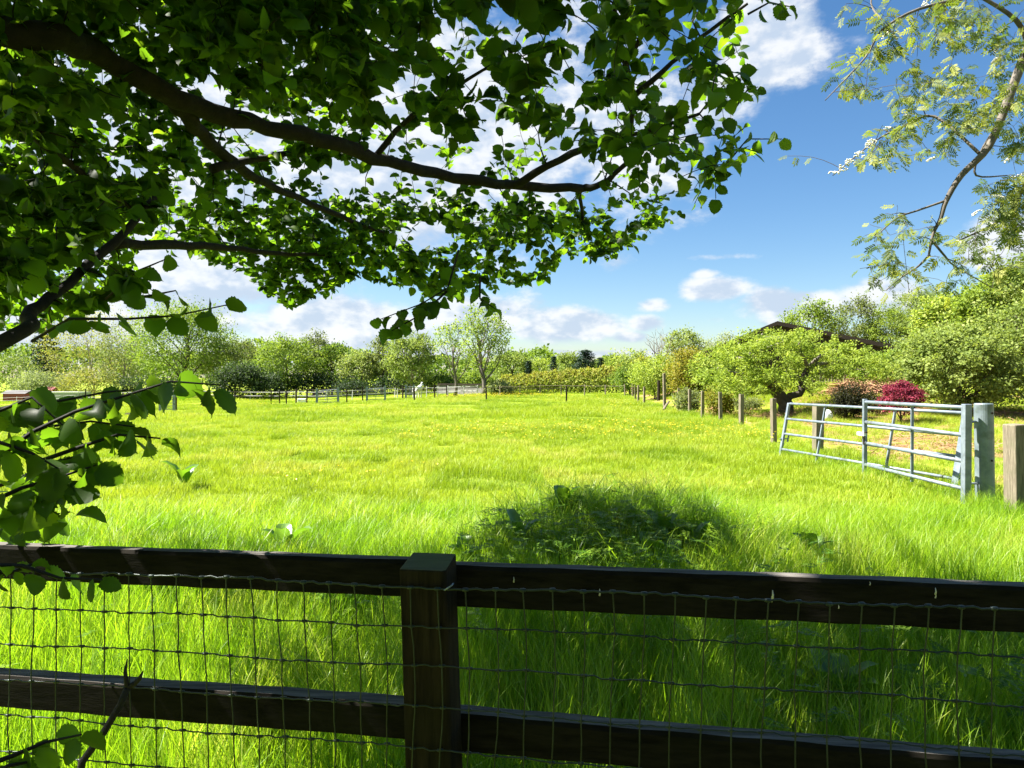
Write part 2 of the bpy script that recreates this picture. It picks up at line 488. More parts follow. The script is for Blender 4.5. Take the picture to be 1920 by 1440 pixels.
# ------------------------------------------------------------------ ground
def make_ground():
    xs = np.concatenate([np.linspace(-1500, -60, 14)[:-1], np.linspace(-60, -14, 47)[:-1], np.linspace(-14, 20, 170)[:-1], np.linspace(20, 60, 41)[:-1], np.linspace(60, 1500, 14)])
    ys = np.concatenate([np.linspace(-60, 0, 16)[:-1], np.linspace(0, 16, 100)[:-1], np.linspace(16, 60, 90)[:-1], np.linspace(60, 140, 40)[:-1], np.linspace(140, 2500, 16)])
    X, Y = np.meshgrid(xs, ys)
    Z = H(X, Y)
    f = smooth01(160, 400, np.hypot(X, Y)); Z = Z * (1 - f)
    nx, ny = len(xs), len(ys)
    i = np.arange((ny - 1) * nx).reshape(ny - 1, nx)[:, :-1].ravel()
    F = np.stack([i, i + 1, i + nx + 1, i + nx], 1)
    me = mesh_arrays('ground', np.stack([X.ravel(), Y.ravel(), Z.ravel()], 1), F, M['ground'], smooth=True)
    tag(link('ground', me), kind='structure')
make_ground()

# ------------------------------------------------------------------ leaf shapes (x along the leaf, y across, z up), length 1
def tri_leaf(rows, fold=.1, curl=.1, petiole=.14, pleat=0.0):
    """rows: half widths along the midrib; teeth come from the numbers themselves"""
    n = len(rows)
    v, f = [], []
    for i, w in enumerate(rows):
        t = i / (n - 1)
        x = petiole + (1 - petiole) * t
        z = -curl * (t - .35) ** 2 * 1.6
        pl = pleat * (1 if i % 2 else -1)
        v += [(x, -w, z + fold * w + pl), (x, 0, z), (x, w, z + fold * w + pl)]
    for i in range(n - 1):
        a = i * 3
        for s in (0, 1):
            f += [(a + s, a + s + 1, a + s + 4), (a + s, a + s + 4, a + s + 3)]
    b = len(v)
    v += [(0, -.012, 0.0), (0, .012, 0.0), (petiole + .02, .01, -curl * .12), (petiole + .02, -.01, -curl * .12)]
    f += [(b, b + 1, b + 2), (b, b + 2, b + 3)]
    return np.array(v, float), np.array(f, int)

def hazel_rows(n, seed, wide=.42):
    r = random.Random(seed)
    out = []
    for i in range(n):
        t = i / (n - 1)
        w = wide * (math.sin(math.pi * min(1, t * .88 + .10)) ** .70) * (1 - .42 * t ** 2.4)
        if t > .92: w *= .28
        if i == 0: w = wide * .55
        w *= (1 + (.06 if i % 2 else -.06) + r.uniform(-.06, .06))
        out.append(max(.004, w))
    out[-1] = .004
    return out
HAZEL_FINE = [tri_leaf(hazel_rows(15, s, w), fo, cu, .13, .006) for s, w, fo, cu in ((1, .43, .12, .25), (2, .36, -.10, .45), (3, .44, .30, .15), (4, .34, .15, .60), (5, .40, .45, .30), (6, .38, -.20, .20), (7, .42, .55, .5), (8, .31, .2, .8))]
HAZEL_COARSE = [tri_leaf(hazel_rows(5, s, w), fo, cu, .12) for s, w, fo, cu in ((11, .44, .12, .2), (12, .40, -.06, .3), (13, .44, .25, .12))]
RHOMB = (np.array([(0, 0, 0), (.5, -.33, .05), (1, 0, -.06), (.5, .33, .05)], float), np.array([(0, 1, 2, 3)], int))

def pinnate_leaf(pairs, seed, ll=.30, lw=.10):
    r = random.Random(seed)
    v, f = [], []
    def leaflet(base, d):
        d = d.normalized(); s = Vector((-d.y, d.x, 0))
        b = len(v)
        up = Vector((0, 0, 1))
        for q in (base, base + d * ll * .35 - s * lw * .5 + up * .01, base + d * ll * .75 - s * lw * .38, base + d * ll - up * .03, base + d * ll * .75 + s * lw * .38, base + d * ll * .35 + s * lw * .5 + up * .01):
            v.append(tuple(q))
        f.extend([(b, b + 1, b + 5), (b + 1, b + 2, b + 5), (b + 2, b + 4, b + 5), (b + 2, b + 3, b + 4)])
    for i in range(pairs):
        x = .22 + .56 * i / (pairs - 1)
        base = Vector((x, 0, -.12 * x * x))
        for s in (-1, 1):
            leaflet(base, Vector((.55 + r.uniform(-.1, .1), s, r.uniform(-.3, .05))))
    leaflet(Vector((.82, 0, -.08)), Vector((1, 0, -.15)))
    b = len(v)
    v += [(0, -.008, 0), (0, .008, 0), (.84, .006, -.085), (.84, -.006, -.085)]
    f += [(b, b + 1, b + 2), (b, b + 2, b + 3)]
    return np.array(v, float), np.array(f, int)
ROWAN = [pinnate_leaf(5, 1), pinnate_leaf(6, 2, .27, .095), pinnate_leaf(5, 3, .33, .11)]

def frames(d, n):
    """rotation matrices (N,3,3) with columns leaf axis, across, normal"""
    d = d / np.maximum(np.linalg.norm(d, axis=1, keepdims=True), 1e-9)
    n = n - (n * d).sum(1, keepdims=True) * d
    n = n / np.maximum(np.linalg.norm(n, axis=1, keepdims=True), 1e-9)
    s = np.cross(n, d)
    return np.stack([d, s, n], 2)

def batch(proto, pos, Rm, size):
    pv, pf = proto
    V = np.einsum('nij,kj->nki', Rm, pv) * size[:, None, None] + pos[:, None, :]
    F = pf[None] + (np.arange(len(pos)) * len(pv))[:, None, None]
    return V.reshape(-1, 3), F.reshape(-1, pf.shape[1])

def batch_mesh(name, protos, which, pos, Rm, size, mat, tints):
    Vs, Fs, Ts, off = [], [], [], 0
    for k, pr in enumerate(protos):
        sel = which == k
        if not sel.any(): continue
        V, F = batch(pr, pos[sel], Rm[sel], size[sel])
        Vs.append(V); Fs.append(F + off); off += len(V)
        Ts.append(np.repeat(tints[sel], len(pr[0])))
    return mesh_arrays(name, np.concatenate(Vs), np.concatenate(Fs), mat, tint=np.concatenate(Ts))

# ------------------------------------------------------------------ trees
def unit_rand(n, r):
    v = r.normal(size=(n, 3))
    return v / np.linalg.norm(v, axis=1, keepdims=True)

def bent(a, b, r, n=6, wob=.06, sag=0.0):
    a, b = Vector(a), Vector(b)
    L = (b - a).length
    o = [Vector((r.normal(), r.normal(), r.normal() * .6)) * L * wob for _ in range(2)]
    pts = []
    for i in range(n):
        t = i / (n - 1)
        w = math.sin(math.pi * t)
        w2 = math.sin(2 * math.pi * t)
        pts.append(a.lerp(b, t) + o[0] * w + o[1] * w2 * .5 + Vector((0, 0, sag * L * w)))
    return pts

def tree(label, cat, base, height, rx, mat, bark, seed, cb=.25, leaves=6000, leaf=.24, trunk=.2, limbs=10, ry=None, spread=.20, group=None, flat=1.0,
         name='tree', top=1.0, fork=0, lean=(0, 0), inner=.35, sub=4, center=None, hole=0.0):
    """a broad-leaved tree: trunk, limbs and a crown of leaf clumps"""
    r = np.random.default_rng(seed)
    ry = ry or rx
    root = empty(name, base)
    tag(root, label, cat, group)
    H0 = height
    mb = MB()
    tp = Vector((lean[0] + r.normal() * .03 * H0, lean[1] + r.normal() * .03 * H0, H0 * (.62 if not fork else .45)))
    tpts = bent((0, 0, -.15), tp, r, 8, .025)
    rad = [trunk * (1.35 if i == 0 else 1) * (1 - .62 * i / 7) for i in range(8)]
    mb.tube(tpts, rad, 9)
    cz = H0 * (cb + 1) / 2
    hz = H0 * (1 - cb) / 2
    lob = [(unit_rand(1, r)[0], r.uniform(-.28, .22), r.uniform(3, 9)) for _ in range(9)]
    def rim(u):
        s = 1.0
        for d, a, k in lob:
            s += a * math.exp(-k * (1 - float(np.dot(u, d))))
        return s
    clumps, wts = [], []
    for i in range(limbs):
        az = 2 * math.pi * (i * .618 + r.uniform(-.06, .06))
        el = math.asin(max(-.75, min(.98, -.5 + 1.5 * ((i + .5) / limbs) ** .9 + r.normal() * .08)))
        u = np.array([math.cos(az) * math.cos(el), math.sin(az) * math.cos(el), math.sin(el)])
        s = rim(u)
        e = Vector((u[0] * rx * s * .72 + lean[0], u[1] * ry * s * .72 + lean[1], cz + u[2] * hz * s * .72))
        st = min(.98, max(.25, (cb * .75 + .5 * (i / limbs)) / .62))
        a = tpts[min(7, int(st * 7))]
        lp = bent(a, e, r, 7, .06, .05)
        r0 = trunk * .42 * (1 - .4 * i / limbs)
        mb.tube(lp, [max(.012, r0 * (1 - .78 * k / 6)) for k in range(7)], 6)
        for k in range(sub):
            q = lp[2 + (k * 4) // max(1, sub - 1) if sub > 1 else 4]
            uu = u + unit_rand(1, r)[0] * .75
            uu /= np.linalg.norm(uu)
            s2 = rim(uu) * r.uniform(.82, 1.0)
            e2 = Vector((uu[0] * rx * s2 + lean[0], uu[1] * ry * s2 + lean[1], cz + uu[2] * hz * s2))
            e2 = q.lerp(e2, r.uniform(.55, 1.0))
            sp = bent(q, e2, r, 5, .08, .03)
            mb.tube(sp, [max(.006, r0 * .38 * (1 - .8 * j / 4)) for j in range(5)], 5, cap=False)
            clumps.append(e2); wts.append(1.0)
            clumps.append(sp[3]); wts.append(.6)
            if r.random() < inner: clumps.append(sp[2]); wts.append(.5)
        clumps.append(e); wts.append(.7)
    # clumps over the whole shell so that the outline is even enough
    for k in range(int(limbs * sub * (1 - hole))):
        uu = unit_rand(1, r)[0]
        s2 = rim(uu) * r.uniform(.75, 1.02)
        c = Vector((uu[0] * rx * s2 + lean[0], uu[1] * ry * s2 + lean[1], cz + uu[2] * hz * s2))
        clumps.append(c); wts.append(.8)
    if not sub == 0:
        t = mb.build('trunk', bark, root, smooth=True)
    C = np.array([tuple(c) for c in clumps]); W = np.array(wts); W /= W.sum()
    idx = r.choice(len(C), leaves, p=W)
    csz = (rx + ry + hz) / 3 * spread * (.7 + .6 * r.random(len(C)))
    pos = C[idx] + r.normal(size=(leaves, 3)) * csz[idx][:, None] * np.array([1, 1, .62 * flat])
    pos[:, 2] = np.maximum(pos[:, 2], .05)
    out = pos - np.array([lean[0], lean[1], cz * .8])
    out /= np.linalg.norm(out, axis=1, keepdims=True)
    nrm = np.array([0, 0, .75]) + out * .45 + r.normal(size=(leaves, 3)) * .5
    d = out * .4 + r.normal(size=(leaves, 3)) * .8 + np.array([0, 0, -.2])
    Rm = frames(d, nrm)
    size = leaf * r.uniform(.6, 1.35, leaves)
    ct = r.random(len(C)) * .55
    tint = np.clip(ct[idx] * .8 + r.random(leaves) * .45, 0, .999)
    V, F = batch(RHOMB, pos, Rm, size)
    me = mesh_arrays('crown', V, F, mat, tint=np.repeat(tint, 4))
    link('crown', me, root)
    return root

def shrub(label, cat, base, h, rx, mat, seed, leaves=3000, leaf=.12, ry=None, bark='bark_dark', name='shrub', cb=.02, spread=.22, group=None, trunk=.05, limbs=9, flat=1.0):
    return tree(label, cat, base, h, rx, mat, M[bark], seed, cb=cb, leaves=leaves, leaf=leaf, trunk=trunk, limbs=limbs, ry=ry, spread=spread, group=group, name=name, flat=flat)

def conifer(label, base, h, rx, seed, leaves=3500, leaf=.2, mat='c_conifer', name='conifer_tree', blunt=0.0):
    r = np.random.default_rng(seed)
    root = empty(name, base)
    tag(root, label, 'conifer')
    mb = MB()
    mb.tube([(0, 0, -.1), (0, 0, h * .5), (0, 0, h * .97)], [h * .018 + .03, h * .012 + .02, .012], 7)
    pos, d = [], []
    nl = 15
    for i in range(nl):
        z = h * (.06 + .92 * i / nl)
        rad = rx * (1 - (i / nl)) ** (.8 - .3 * blunt) * r.uniform(.85, 1.1) + .04
        nb = 9 if i < 10 else 6
        for k in range(nb):
            a = 2 * math.pi * (k / nb) + i * .9 + r.normal() * .2
            rr_ = rad * r.uniform(.75, 1.15)
            e = Vector((math.cos(a) * rr_, math.sin(a) * rr_, z - rr_ * .22))
            mb.tube([(0, 0, z), e * .5 + Vector((0, 0, z * .5 + .03)), e], [.018, .012, .005], 4, cap=False)
            m = max(6, int(leaves / (nl * nb)))
            t = r.random(m) ** .7
            p = np.outer(1 - t, (0, 0, z)) + np.outer(t, tuple(e)) + r.normal(size=(m, 3)) * (.05 + .10 * rr_) * np.array([1, 1, .5])
            pos.append(p)
            d.append(np.tile(np.array([math.cos(a), math.sin(a), -.3]), (m, 1)) + r.normal(size=(m, 3)) * .45)
    mb.build('trunk', M['bark_dark'], root, smooth=True)
    pos = np.concatenate(pos); d = np.concatenate(d); n = len(pos)
    Rm = frames(d, np.array([0, 0, 1]) + r.normal(size=(n, 3)) * .4)
    V, F = batch((RHOMB[0] * np.array([1, .6, 1]), RHOMB[1]), pos, Rm, leaf * r.uniform(.6, 1.3, n))
    link('crown', mesh_arrays('crown', V, F, M[mat], tint=np.repeat(r.random(n) * .99, 4)), root)
    return root

def place(px, d, dz=0.0):
    x = (px - 960) / FPX * d
    return G(x, d, dz)

def ht(py, d, px=960):
    """height above the ground for a top seen at row py"""
    x = (px - 960) / FPX * d
    return EYE + (HOR - py) / FPX * d - float(H(x, d))

def wid(w, d):
    return w / FPX * d

def far_trees():
    g = 'trees along the far side of the field'
    T = [  # px, dist, ..., top row, half width px, material, bark, kind args, label
        (25, 118, 664, 66, 'c_lime', 'bark_grey', dict(cb=.08, leaves=6000), 'pale green bushy tree farthest to the left above the red shed'),
        (175, 118, 584, 84, 'c_gold', 'bark_grey', dict(cb=.12, leaves=9000, limbs=13), 'tall golden-leaved tree beside the dark conifer'),
        (228, 106, 618, 42, 'c_olive', 'bark_grey', dict(cb=.10, leaves=4500, hole=.6), 'thin olive tree with bare twigs between golden tree and broad oak'),
        (348, 92, 572, 88, 'c_oak', 'bark_dark', dict(cb=.13, leaves=17000, limbs=16, trunk=.30, sub=5, spread=.16), 'broad green oak with dark spreading limbs, largest of the far trees'),
        (440, 96, 640, 58, 'c_olive', 'bark_dark', dict(cb=.15, leaves=7000), 'grey-green willow-like tree above the dark thicket'),
        (535, 86, 640, 52, 'c_oak', 'bark_dark', dict(cb=.16, leaves=7500, limbs=12), 'rounded yellow-green oak with a dark straight trunk'),
        (588, 92, 636, 34, 'c_olive', 'bark_dark', dict(cb=.30, leaves=3600, hole=.5), 'slim airy tree with tall thin trunk right of the rounded oak'),
        (622, 90, 644, 30, 'c_oak', 'bark_dark', dict(cb=.28, leaves=3600, hole=.5), 'second slim airy tree, its crown narrow and open'),
        (672, 88, 664, 38, 'c_lime', 'bark_dark', dict(cb=.15, leaves=4800), 'low lime-green tree behind the far field gates'),
        (716, 88, 643, 26, 'c_olive', 'bark_dark', dict(cb=.25, leaves=3600, hole=.3), 'narrow upright olive tree left of the full lime-green tree'),
        (770, 82, 634, 46, 'c_lime', 'bark_grey', dict(cb=.20, leaves=8000, limbs=12, trunk=.24), 'full lime-green tree with grey trunk behind the white pony'),
        (853, 67, 607, 44, 'c_fresh', 'bark_light', dict(cb=.28, leaves=1500, limbs=9, hole=1.0, trunk=.17, spread=.13, inner=.1, leaf=.20), 'half-bare young tree with pale trunk and few leaves'),
        (908, 64, 588, 54, 'c_fresh', 'bark_light', dict(cb=.27, leaves=3300, limbs=13, hole=.85, trunk=.24, spread=.12, sub=5, inner=.2, leaf=.20), 'open-crowned young tree with pale trunk in front of the hedge end'),
        (960, 90, 662, 36, 'c_lime', 'bark_dark', dict(cb=.1, leaves=4200), 'lime-green tree behind the left end of the hedge'),
        (1010, 100, 672, 26, 'c_fresh', 'bark_dark', dict(cb=.1, leaves=3000), 'small bright tree between the two slim conifers'),
        (1066, 96, 664, 26, 'c_lime', 'bark_dark', dict(cb=.1, leaves=3600), 'round lime-green tree beside the bulky dark yew'),
        (1145, 88, 668, 26, 'c_oak', 'bark_dark', dict(cb=.1, leaves=3000), 'small green tree just right of the bulky dark yew'),
        (1182, 70, 660, 38, 'c_fresh', 'bark_dark', dict(cb=.05, leaves=5000, leaf=.18), 'dense yellow-green tree at the right end of the hedge'),
        (1282, 82, 624, 36, 'c_lime', 'bark_dark', dict(cb=.2, leaves=3600, hole=.3), 'feathery green tree standing right of the bare tree'),
        (1352, 92, 628, 34, 'c_grey', 'bark_grey', dict(cb=.15, leaves=3200, leaf=.2), 'pale silvery tree peeping over the barn roof'),
        (1520, 80, 575, 52, 'c_oak', 'bark_dark', dict(cb=.2, leaves=6000, hole=.2), 'green tree rising behind the barn ridge'),
        (1605, 82, 568, 48, 'c_olive', 'bark_dark', dict(cb=.2, leaves=5500), 'olive tree behind the barn, right of its ridge'),
    ]
    for i, (px, d, py, hw, mt, bk, kw, lab) in enumerate(T):
        b = place(px, d)
        h = ht(py, d, px) * 1.10
        kw = dict(kw)
        kw.setdefault('trunk', .16); kw.setdefault('leaf', .25); kw.setdefault('spread', .135)
        tree(lab, 'tree', b, h, wid(hw * 1.08, d), M[mt], M[bk], 100 + i, group=g, name='broadleaf_tree', **kw)
    conifer('tall dark conifer beside the golden tree', place(86, 122), ht(586, 122, 86), wid(40, 122), 31, 7000, .5, blunt=.6)
    conifer('slim dark conifer, left one of the pair behind the hedge', place(991, 88), ht(674, 88), wid(13, 88), 32, 2200, .22)
    conifer('slim dark conifer, right one of the pair behind the hedge', place(1038, 86), ht(664, 86), wid(14, 86), 33, 2400, .22)
    conifer('bulky dark yew with pointed top behind the hedge', place(1098, 84), ht(652, 84), wid(34, 84), 34, 6000, .26, blunt=1.0)
    conifer('small dark conifer leaning on the bulky yew', place(1126, 83), ht(672, 83), wid(13, 83), 35, 2000, .22)
    S = [  # px, d, top, half width px, mat, label, leaves
        (72, 112, 698, 62, 'c_grey', 'silvery green rounded shrub in front of the golden tree', 5500),
        (450, 78, 676, 62, 'c_dark', 'dark evergreen thicket under the willow-like tree', 8000),
        (505, 82, 700, 32, 'c_dark', 'dark low bush left of the rounded oak trunk', 3000),
        (585, 86, 698, 62, 'c_dark', 'dark undergrowth below the two slim airy trees', 4500),
        (660, 84, 712, 40, 'c_dark', 'low dark bush behind the first far gate', 2500),
        (745, 86, 706, 46, 'c_dark', 'dark bush under the full lime-green tree', 3000),
        (825, 84, 700, 48, 'c_oak', 'mid-green bush left of the half-bare young tree', 4200),
        (880, 84, 698, 44, 'c_oak', 'mid-green bush between the two pale-trunked trees', 4200),
        (935, 64, 716, 20, 'c_olive', 'dull olive bush at the foot of the open-crowned tree', 1800),
        (170, 110, 690, 62, 'c_gold', 'golden bush below the tall golden tree', 4500),
        (290, 96, 706, 66, 'c_dark', 'dark low bush at the foot of the broad oak', 3500),
    ]
    for i, (px, d, py, hw, mt, lab, nl) in enumerate(S):
        shrub(lab, 'bush', place(px, d), ht(py, d, px), wid(hw, d), M[mt], 200 + i, nl, .24, ry=2.2, name='bush', group='bushes along the far side of the field')
    # one distant wood that closes the horizon
    r = np.random.default_rng(77)
    n = 42000
    x = r.uniform(-150, 110, n)
    y = 150 + 22 * r.random(n) + 6 * np.sin(x * .05)
    top = 5.3 + 1.3 * np.sin(x * .11 + 1) + .9 * np.sin(x * .31) + .6 * np.sin(x * .83 + 2) + np.where(x < -20, 1.6, 0)
    z = np.clip(top * (1 - r.random(n) ** 2.2) + r.normal(size=n) * .35, .1, None)
    pos = np.stack([x, y, z], 1)
    Rm = frames(r.normal(size=(n, 3)), np.array([0, -.3, .7]) + r.normal(size=(n, 3)) * .5)
    V, F = batch(RHOMB, pos, Rm, r.uniform(.5, 1.1, n))
    tt = np.clip(.5 + .35 * np.sin(x * .21) + r.normal(size=n) * .15, 0, .999)
    tag(link('distant_woodland', mesh_arrays('distant_woodland', V, F, M['c_oak'], tint=np.repeat(tt, 4))), 'far green woodland closing the horizon behind the field', 'woodland', kind='stuff')
far_trees()

def bare_tree():
    d = 72
    r = np.random.default_rng(5)
    root = empty('bare_tree', place(1236, d))
    tag(root, 'leafless grey tree with upswept bare branches above the green bushes', 'tree')
    h = ht(626, d, 1236)
    mb = MB()
    mb.tube([(0, 0, -.1), (.1, 0, h * .3), (0, 0, h * .55)], [.13, .1, .07], 7)
    mb.build('trunk', M['bark_grey'], root, smooth=True)
    for i in range(13):
        a = i * 2.4
        s = Vector((0, 0, h * (.35 + .2 * (i / 13))))
        e = Vector((math.cos(a) * r.uniform(.4, 1.6), math.sin(a) * r.uniform(.4, 1.4), h * r.uniform(.78, 1.0)))
        m2 = MB()
        p = bent(s, e, r, 6, .06, -.06)
        m2.tube(p, [.045 * (1 - .7 * k / 5) for k in range(6)], 5)
        for k in range(4):
            q = p[2 + k % 4]
            m2.tube(bent(q, q + Vector((r.normal() * .45, r.normal() * .45, r.uniform(.3, .8))), r, 4, .08), [.018, .014, .011, .008], 4)
        m2.build('branch', M['bark_grey'], root, smooth=True)
bare_tree()

# ------------------------------------------------------------------ hedge
def hedge():
    r = np.random.default_rng(21)
    n = 26000
    a = np.array([-.9, 70.0]); b = np.array([12.0, 62.0])
    t = r.random(n)
    x = a[0] + (b[0] - a[0]) * t; y = a[1] + (b[1] - a[1]) * t
    hh = 1.62 + .95 * t + .12 * np.sin(t * 55) + .10 * np.sin(t * 133 + 1) + .08 * np.sin(t * 291)
    ph = r.uniform(0, math.pi, n)
    s = 1 - .35 * r.random(n) ** 2
    oy = np.cos(ph) * .9 * s; oz = np.sin(ph) ** .6 * hh * s
    pos = np.stack([x + oy * .5 + r.normal(size=n) * .1, y + oy + r.normal(size=n) * .12, H(x, y) + oz], 1)
    nrm = np.stack([np.zeros(n), np.cos(ph), np.sin(ph) + .4], 1) + r.normal(size=(n, 3)) * .5
    Rm = frames(r.normal(size=(n, 3)) + np.array([0, 0, .5]), nrm)
    V, F = batch(RHOMB, pos, Rm, r.uniform(.12, .26, n))
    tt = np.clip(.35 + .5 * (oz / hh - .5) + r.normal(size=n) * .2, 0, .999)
    root = empty('laurel_hedge', (a[0], a[1], 0))
    tag(root, 'long clipped yellow-green hedge across the far end of the field', 'hedge')
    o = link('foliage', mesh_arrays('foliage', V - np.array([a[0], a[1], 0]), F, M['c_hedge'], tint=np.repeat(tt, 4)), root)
    for k in range(14):
        q = k / 13
        X, Y = a[0] + (b[0] - a[0]) * q, a[1] + (b[1] - a[1]) * q
        mb = MB(); mb.tube([(X - a[0], Y - a[1], float(H(X, Y)) - .1), (X - a[0] + .1, Y - a[1], 1.2)], [.05, .03], 6)
        mb.build('stem', M['bark_dark'], root)
hedge()

# ------------------------------------------------------------------ the barn and the orchard side
def barn():
    A = Vector((17.2, 62.0, 0)); Bv = Vector((31.06, 56.6, 0))
    L = (Bv - A).length
    d = (Bv - A).normalized()
    back = Vector((-d.y, d.x, 0))
    if back.y < 0: back = -back
    gz = 1.0
    root = empty('barn', (A.x, A.y, gz))
    root.rotation_euler = (0, 0, math.atan2(d.y, d.x))
    tag(root, 'long low dark timber barn with shallow gabled roof behind the old spreading tree', 'barn')
    eave, apex = 2.75, 5.05
    depth = 14.0
    mid = L * .376
    def roof_z(x): return eave + (apex - eave) * (x / mid if x < mid else (L - x) / (L - mid))
    m = MB()
    fr = [(0.02, .04, 0), (L - .02, .04, 0), (L - .02, .04, eave - .05), (mid, .04, apex - .08), (0.02, .04, eave - .05)]
    bk = [(x, y + depth, z) for x, y, z in fr]
    m.add(fr + bk, [(0, 1, 2, 3, 4), (9, 8, 7, 6, 5), (0, 4, 9, 5), (1, 6, 7, 2), (0, 5, 6, 1)])
    m.build('wall', M['roof_dark'], root)
    for k in range(22):     # overlapping boards of the gable
        z0 = .05 + k * .225
        zt = z0 + .21
        if zt < eave: x0, x1 = 0, L
        else:
            x0 = max(0, (zt - eave) / (apex - eave) * mid); x1 = L - max(0, (zt - eave) / (apex - eave) * (L - mid))
        if x1 - x0 < .6: break
        bb = MB()
        bb.box(((x0 + x1) / 2, 0.0, z0 + .105), (x1 - x0, .03, .19), Matrix.Rotation(R(7), 3, 'X'))
        bb.build('board', M['wood_barn'], root)
    o = .5
    for (xa, za, xb, zb) in ((-.5, eave - .5 * (apex - eave) / mid, mid, apex), (mid, apex, L + .5, eave - .5 * (apex - eave) / (L - mid))):
        rf = MB()
        vs = [(xa, -o, za), (xb, -o, zb), (xb, depth + o, zb), (xa, depth + o, za)]
        rf.add([(x, y, z + .02) for x, y, z in vs] + [(x, y, z + .20) for x, y, z in vs], [(3, 2, 1, 0), (4, 5, 6, 7), (0, 1, 5, 4), (1, 2, 6, 5), (2, 3, 7, 6), (3, 0, 4, 7)])
        rf.build('roof', M['roof_dark'], root)
        fb = MB()
        fb.add([(xa, -o - .05, za - .10), (xb, -o - .05, zb - .10), (xb, -o - .05, zb + .23), (xa, -o - .05, za + .23),
                (xa, -o - .004, za - .10), (xb, -o - .004, zb - .10), (xb, -o - .004, zb + .23), (xa, -o - .004, za + .23)],
               [(0, 1, 2, 3), (7, 6, 5, 4), (0, 4, 5, 1), (3, 2, 6, 7), (0, 3, 7, 4), (1, 5, 6, 2)])
        fb.build('bargeboard', M['wood_black'], root)
    w = MB(); w.box((mid, -.06, apex - 1.15), (2.2, .04, .45)); w.build('window', M['white_paint'], root)
    dr = MB(); dr.box((L * .62, -.07, 1.0), (2.0, .05, 2.0)); dr = dr.build('door', M['wood_black'], root)
    hd = MB(); hd.tube([(L * .62 + .8, -.12, .95), (L * .62 + .8, -.12, 1.15)], .015, 6); hd.build('handle', M['galv'], dr)
barn()

def paling_fence():
    a = Vector((17.3, 41.0)); b = Vector((20.2, 39.4))
    root = empty('paling_fence', (a.x, a.y, 0)); tag(root, 'short grey wooden paling fence at the top of the orchard lawn', 'fence')
    n = 22
    for k in range(n):
        q = a.lerp(b, k / (n - 1)); z = float(H(q.x, q.y))
        m = MB(); m.box((q.x - a.x, q.y - a.y, z + .40 + .01 * math.sin(k * 3.1)), (.115, .022, .8))
        m.build('pale', M['wood_paling'], root)
    c = (a + b) / 2; z = float(H(c.x, c.y))
    m = MB(); m.box((c.x - a.x, c.y - a.y - .05, z + .84), ((b - a).length, .07, .05), Matrix.Rotation(math.atan2(b.y - a.y, b.x - a.x), 3, 'Z'))
    m.build('top_rail', M['wood_paling'], root)
paling_fence()

def old_tree():
    """old spreading tree with a crooked, forked trunk"""
    d = 27.0
    b = place(1472, d)
    root = empty('old_orchard_tree', b)
    tag(root, 'old orchard tree with crooked forked dark trunk and wide flat crown', 'tree')
    r = np.random.default_rng(9)
    def L(px, py, dd=0.0):
        p = P(px, py, d + dd); return p - b
    mb = MB()
    base = Vector((0, 0, -.2))
    main = [base, L(1474, 758), L(1462, 742), L(1448, 724), L(1430, 700), L(1412, 672), L(1408, 648)]
    mb.tube(main, [.33, .27, .23, .21, .18, .13, .08], 10)
    m2 = MB()
    arm = [L(1470, 757), L(1482, 742), L(1500, 738), L(1505, 728), L(1502, 712), L(1515, 690), L(1540, 665)]
    m2.tube(arm, [.17, .14, .13, .14, .12, .09, .06], 9)
    mb.build('trunk', M['bark_dark'], root, smooth=True)
    m2.build('limb', M['bark_dark'], root, smooth=True)
    ends = []
    for src, e, dd in ((4, (1345, 690), -1), (4, (1380, 640), 1), (5, (1470, 640), -.8), (5, (1430, 625), 1), (3, (1490, 690), 1.2), (5, (1360, 665), 1.2)):
        p = bent(main[src], L(*e, dd), r, 7, .08, .03)
        m3 = MB(); m3.tube(p, [.10 * (1 - .7 * k / 6) for k in range(7)], 7); m3.build('limb', M['bark_grey'], root, smooth=True); ends += p[2:]
    for src, e, dd in ((4, (1590, 690), 0), (5, (1620, 675), 1.5), (5, (1500, 640), -1.2), (5, (1570, 655), -.6), (3, (1545, 700), -1.2)):
        p = bent(arm[src], L(*e, dd), r, 7, .08, .03)
        m3 = MB(); m3.tube(p, [.08 * (1 - .7 * k / 6) for k in range(7)], 7); m3.build('limb', M['bark_grey'], root, smooth=True); ends += p[2:]
    # crown: layered clumps inside the wide dome
    cl = []
    while len(cl) < 330:
        px, py = r.uniform(1318, 1685), r.uniform(618, 738)
        top = 615 + (.0013 if px > 1450 else .0034) * (px - 1450) ** 2
        bot = 735 if px < 1530 else 716
        if px < 1430: bot = 742 - max(0, (1400 - px)) * .2
        if py < top + 6 or py > bot: continue
        cl.append(L(px, py, r.uniform(-2.6, 2.6) * (1 - .5 * abs(px - 1490) / 190)))
    cl = cl[:150]
    C0 = np.array([tuple(c) for c in cl])
    C = np.concatenate([C0 + r.normal(size=C0.shape) * np.array([.26, .28, .10]) for _ in range(7)])
    n = 30000
    idx = r.integers(0, len(C), n)
    pos = C[idx] + r.normal(size=(n, 3)) * np.array([.085, .09, .055])
    nrm = np.array([0, 0, .8]) + r.normal(size=(n, 3)) * .55
    Rm = frames(r.normal(size=(n, 3)), nrm)
    V, F = batch(RHOMB, pos, Rm, r.uniform(.055, .12, n))
    ct = r.random(len(C))
    tt = np.clip(ct[idx] * .6 + r.random(n) * .4, 0, .999)
    link('crown', mesh_arrays('crown', V, F, M['c_fresh'], tint=np.repeat(tt, 4)), root)
old_tree()

